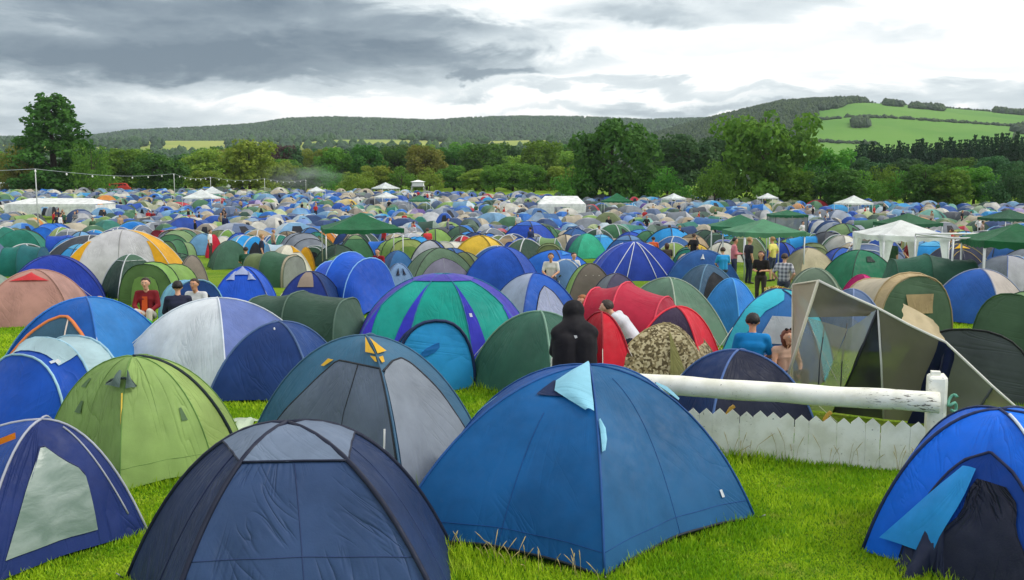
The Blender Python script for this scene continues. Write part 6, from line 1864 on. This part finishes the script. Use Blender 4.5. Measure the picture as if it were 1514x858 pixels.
def camp_chair(xy, rz):
    r0 = thing('camping_chair', 'dark green folding camping chair with pale metal legs', 'chair', (xy[0], xy[1], float(gz(xy[1]))), math.radians(rz))
    fb, mt = fabric((24, 52, 46)), plain((190, 192, 192), .35, .7)
    _mk('seat', [(-.25, -.22, .40), (.25, -.22, .40), (.27, .24, .46), (-.27, .24, .46), (0, 0, .39)], [(0, 1, 4), (1, 2, 4), (2, 3, 4), (3, 0, 4)], fb, r0)
    _mk('backrest', [(-.27, -.24, .42), (.27, -.24, .42), (.28, -.36, .92), (0, -.40, .90), (-.28, -.36, .92)], [(0, 1, 2, 3, 4)], fb, r0)
    for s in (-1, 1):
        for a, b in (((s * .28, -.30, 0), (s * .28, .24, .46)), ((s * .28, .28, 0), (s * .28, -.24, .44)), ((s * .28, -.24, .44), (s * .28, -.36, .92))):
            V, F = tube_vf([a, b], .013, 6); _mk('leg' if a[2] == 0 else 'upright', V, F, mt, r0)
        V, F = tube_vf([(s * .30, -.28, .62), (s * .30, .22, .60)], .024, 6); _mk('armrest', V, F, fb, r0)
g = floor_at(815, 379, 1.22)
camp_chair((g[0], g[1]), 170)
person('person in a white top sitting in the dark green camping chair', (g[0], g[1]), 170, pose_chair(.43), (226, 222, 220), (60, 56, 60), (60, 40, 32), skin=1)
g = floor_at(847, 379, 1.1)
person('person in a white t-shirt sitting next to the camping chair', (g[0], g[1]), 200, pose_chair(.34), (224, 222, 224), (80, 90, 120), (44, 32, 28))
g = floor_at(966, 352, 1.3)
person('person in an orange t-shirt seen from behind, near the broad blue dome', (g[0], g[1]), -10, pose_chair(.46), (222, 96, 50), (60, 64, 80), (40, 30, 26), skin=1)
g = floor_at(987, 362, 1.25)
person('long brown-haired person sitting next to the orange t-shirt', (g[0], g[1]), 12, pose_chair(.42), (70, 62, 60), (60, 64, 80), (70, 46, 36), hairstyle='long', girl=True)
g = floor_at(1070, 370, 1.3)
person('person in a light blue top seen from behind, by the steel blue dome', (g[0], g[1]), 8, pose_chair(.5), (40, 150, 214), (60, 70, 90), (60, 44, 36))
g = floor_at(1126, 374, 1.46)
person('long-haired person in a black top standing under the green gazebos', (g[0], g[1]), 150, pose_stand(arm='hold'), (34, 30, 32), (60, 52, 50), (66, 36, 34), hairstyle='long', girl=True, skin=1, scale=.87)
g = floor_at(1160, 378, 1.46)
person('person in a checked grey shirt standing over the yellow patterned cloth', (g[0], g[1]), -30, pose_stand(arm='bent'), (196, 196, 200), (70, 74, 90), (60, 44, 36), pattern='check', c2=(96, 98, 108), scale=.87)
g = floor_at(560, 372, 1.2)
person('person in dark red sitting behind the big dark green gazebo', (g[0], g[1]), 160, pose_chair(.42), (140, 20, 40), (50, 50, 60), (26, 22, 22))
g = floor_at(363, 370, 1.2)
person('black-haired person in dark green sitting behind the bright blue capped dome', (g[0], g[1]), 10, pose_chair(.42), (30, 76, 56), (40, 44, 50), (20, 18, 20))
g = floor_at(157, 428, .95)
person('fair-haired child in dark orange crouching by the light green tunnel tent', (g[0], g[1]), 160, pose_ground(.05), (150, 90, 50), (60, 56, 60), (196, 150, 70), scale=.9)

# smaller figures standing about further back
STD = [pose_stand(arm='down'), pose_stand(arm='hold'), pose_stand(arm='bent'), pose_stand(arm='down', walk=.9)]
KW = [dict(sleeve='short'), dict(sleeve='long'), dict(sleeve='short', leg_style='short'), dict(sleeve='long')]
WORD = ['standing straight', 'holding something', 'hands on hips', 'walking']
far = [  # px, ytop, colour word, colour, pose, place
    (990, 333, 'red', (196, 40, 44), 1, 'near the mint green dome'), (1005, 334, 'dark blue', (30, 36, 60), 0, 'beside the one in red'), (1026, 346, 'black', (30, 30, 34), 2, 'near the one in red'),
    (1343, 316, 'white', (222, 220, 220), 1, 'behind the dark green gazebo'), (1448, 322, 'white', (226, 222, 220), 2, 'near the bare gazebo frame'), (1453, 327, 'pale pink', (214, 180, 176), 0, 'near the bare gazebo frame'),
    (386, 347, 'dark blue', (32, 40, 66), 0, 'near the pale cream bell tent'), (153, 310, 'dark', (30, 32, 44), 0, 'on the path by the marquee'), (219, 311, 'red', (190, 36, 44), 1, 'on the path near the white party gazebos'), (226, 312, 'maroon', (120, 34, 44), 0, 'on the path near the white party gazebos'),
    (732, 314, 'black', (28, 28, 32), 3, 'by the small white marquee'), (575, 296, 'black', (30, 30, 34), 0, 'beyond the big green gazebo'), (1230, 310, 'orange', (220, 110, 60), 1, 'near the mesh-walled gazebo'), (1224, 312, 'white', (220, 220, 222), 0, 'near the mesh-walled gazebo'),
    (1268, 345, 'dark', (40, 40, 48), 1, 'under the white gazebo'), (1345, 352, 'dark red', (120, 40, 48), 2, 'under the white gazebo'), (1318, 353, 'green', (60, 90, 70), 0, 'under the white gazebo'),
    (1108, 352, 'dark', (40, 44, 54), 0, 'under the paired green gazebos'), (1143, 351, 'yellow', (216, 206, 110), 2, 'under the paired green gazebos'), (1086, 352, 'pink', (200, 120, 130), 1, 'under the paired green gazebos'),
    (610, 330, 'pale grey', (190, 190, 196), 1, 'by the white bell tent'), (632, 338, 'red', (190, 50, 56), 0, 'by the white bell tent'), (900, 320, 'black', (30, 30, 36), 3, 'beyond the mint green dome')]
for px, yt, cw, c, ps, pl in far:
    g = floor_at(px, yt, 1.72)
    person(f'person in {cw} {WORD[ps]} {pl}', (g[0], g[1]), random.uniform(0, 360), STD[ps], c, random.choice(((40, 44, 58), (60, 66, 90), (70, 62, 54))), random.choice(((30, 24, 22), (70, 48, 36), (150, 116, 70))), near=False, key=f'std{ps}', skin=ps % 2, group='people standing further back', **KW[ps])
crowd_cols = [('black', (28, 28, 34)), ('dark blue', (32, 44, 82)), ('white', (220, 220, 220)), ('red', (180, 44, 48)), ('grey', (120, 122, 128)), ('tan', (170, 140, 110)), ('green', (60, 96, 70))]
r_ = random.Random(8)
for (x0, x1, y0, y1, cnt, pl) in ((64, 116, 310, 318, 9, 'in the group by the long white marquee'), (322, 352, 308, 316, 8, 'in the group near the party gazebos'), (278, 296, 308, 314, 3, 'walking towards the party gazebos'),
                                  (600, 640, 282, 290, 9, 'in the crowd under the lookout tower'), (690, 760, 300, 306, 4, 'between the far tents and the small marquee'), (450, 520, 296, 304, 4, 'among the far tents behind the green gazebo'),
                                  (1200, 1300, 304, 310, 4, 'in the far camp near the mesh-walled gazebo'), (1000, 1080, 306, 312, 4, 'in the far camp before the oaks')):
    for k in range(cnt):
        cw, c = r_.choice(crowd_cols); ps = r_.randrange(4)
        g = floor_at(r_.uniform(x0, x1), r_.uniform(y0, y1), 1.72)
        person(f'person in {cw} {WORD[ps]} {pl}', (g[0], g[1]), r_.uniform(0, 360), STD[ps], c, r_.choice(((40, 44, 58), (60, 66, 90), (70, 62, 54))), r_.choice(((30, 24, 22), (70, 48, 36), (150, 116, 70))), near=False, key=f'std{ps}', skin=k % 2, group='people standing further back', **KW[ps])

# tiny figures scattered between the tents
r2 = random.Random(17)
occ = [(p[0], p[1], p[2] * .5) for p in ALL] + [(np.asarray(q[0]).mean(0)[0], np.asarray(q[0]).mean(0)[1], 1.2) for q in FOOT]
oc_ = np.array(occ)
n_ = 0
while n_ < 64:
    y = r2.uniform(48, 140); x = r2.uniform(-.52, .52) * y
    if y > np.interp(757 + FPX * x / y, [0, 380, 820, 1514], [200, 200, 165, 132]): continue
    if np.any((oc_[:, 0] - x) ** 2 + (oc_[:, 1] - y) ** 2 < (oc_[:, 2] * .8 + .1) ** 2): continue
    n_ += 1
    cw, c = r2.choice(crowd_cols); ps = r2.randrange(4)
    d_ = np.array([np.hypot(q[0][0] - x, (q[0][1] - y) * .7) for q in LW]); pl = LW[int(d_.argmin())][1]
    person(f'person in {cw} {WORD[ps]} among tents {pl}', (x, y), r2.uniform(0, 360), STD[ps], c, r2.choice(((40, 44, 58), (60, 66, 90), (70, 62, 54))), r2.choice(((30, 24, 22), (70, 48, 36), (150, 116, 70))), near=False, key=f'std{ps}', skin=n_ % 2, group='people standing further back', scale=r2.uniform(.93, 1.04), **KW[ps])
# ------------------------------------------------------------------ air
def haze():
    m = bpy.data.materials.new('air'); m.use_nodes = True
    n, l = m.node_tree.nodes, m.node_tree.links; n.clear()
    out = n.new('ShaderNodeOutputMaterial'); v = n.new('ShaderNodeVolumePrincipled')
    v.inputs['Color'].default_value = (.76, .87, .97, 1); v.inputs['Density'].default_value = 9e-05
    v.inputs['Anisotropy'].default_value = .2
    l.new(v.outputs[0], out.inputs['Volume'])
    V, F = box_vf(0, 1600, 88, 9000, 4000, 184)
    o = _mk('haze', V, F, m, None, False); o['kind'] = 'stuff'
haze()
SC.render.engine = 'CYCLES'
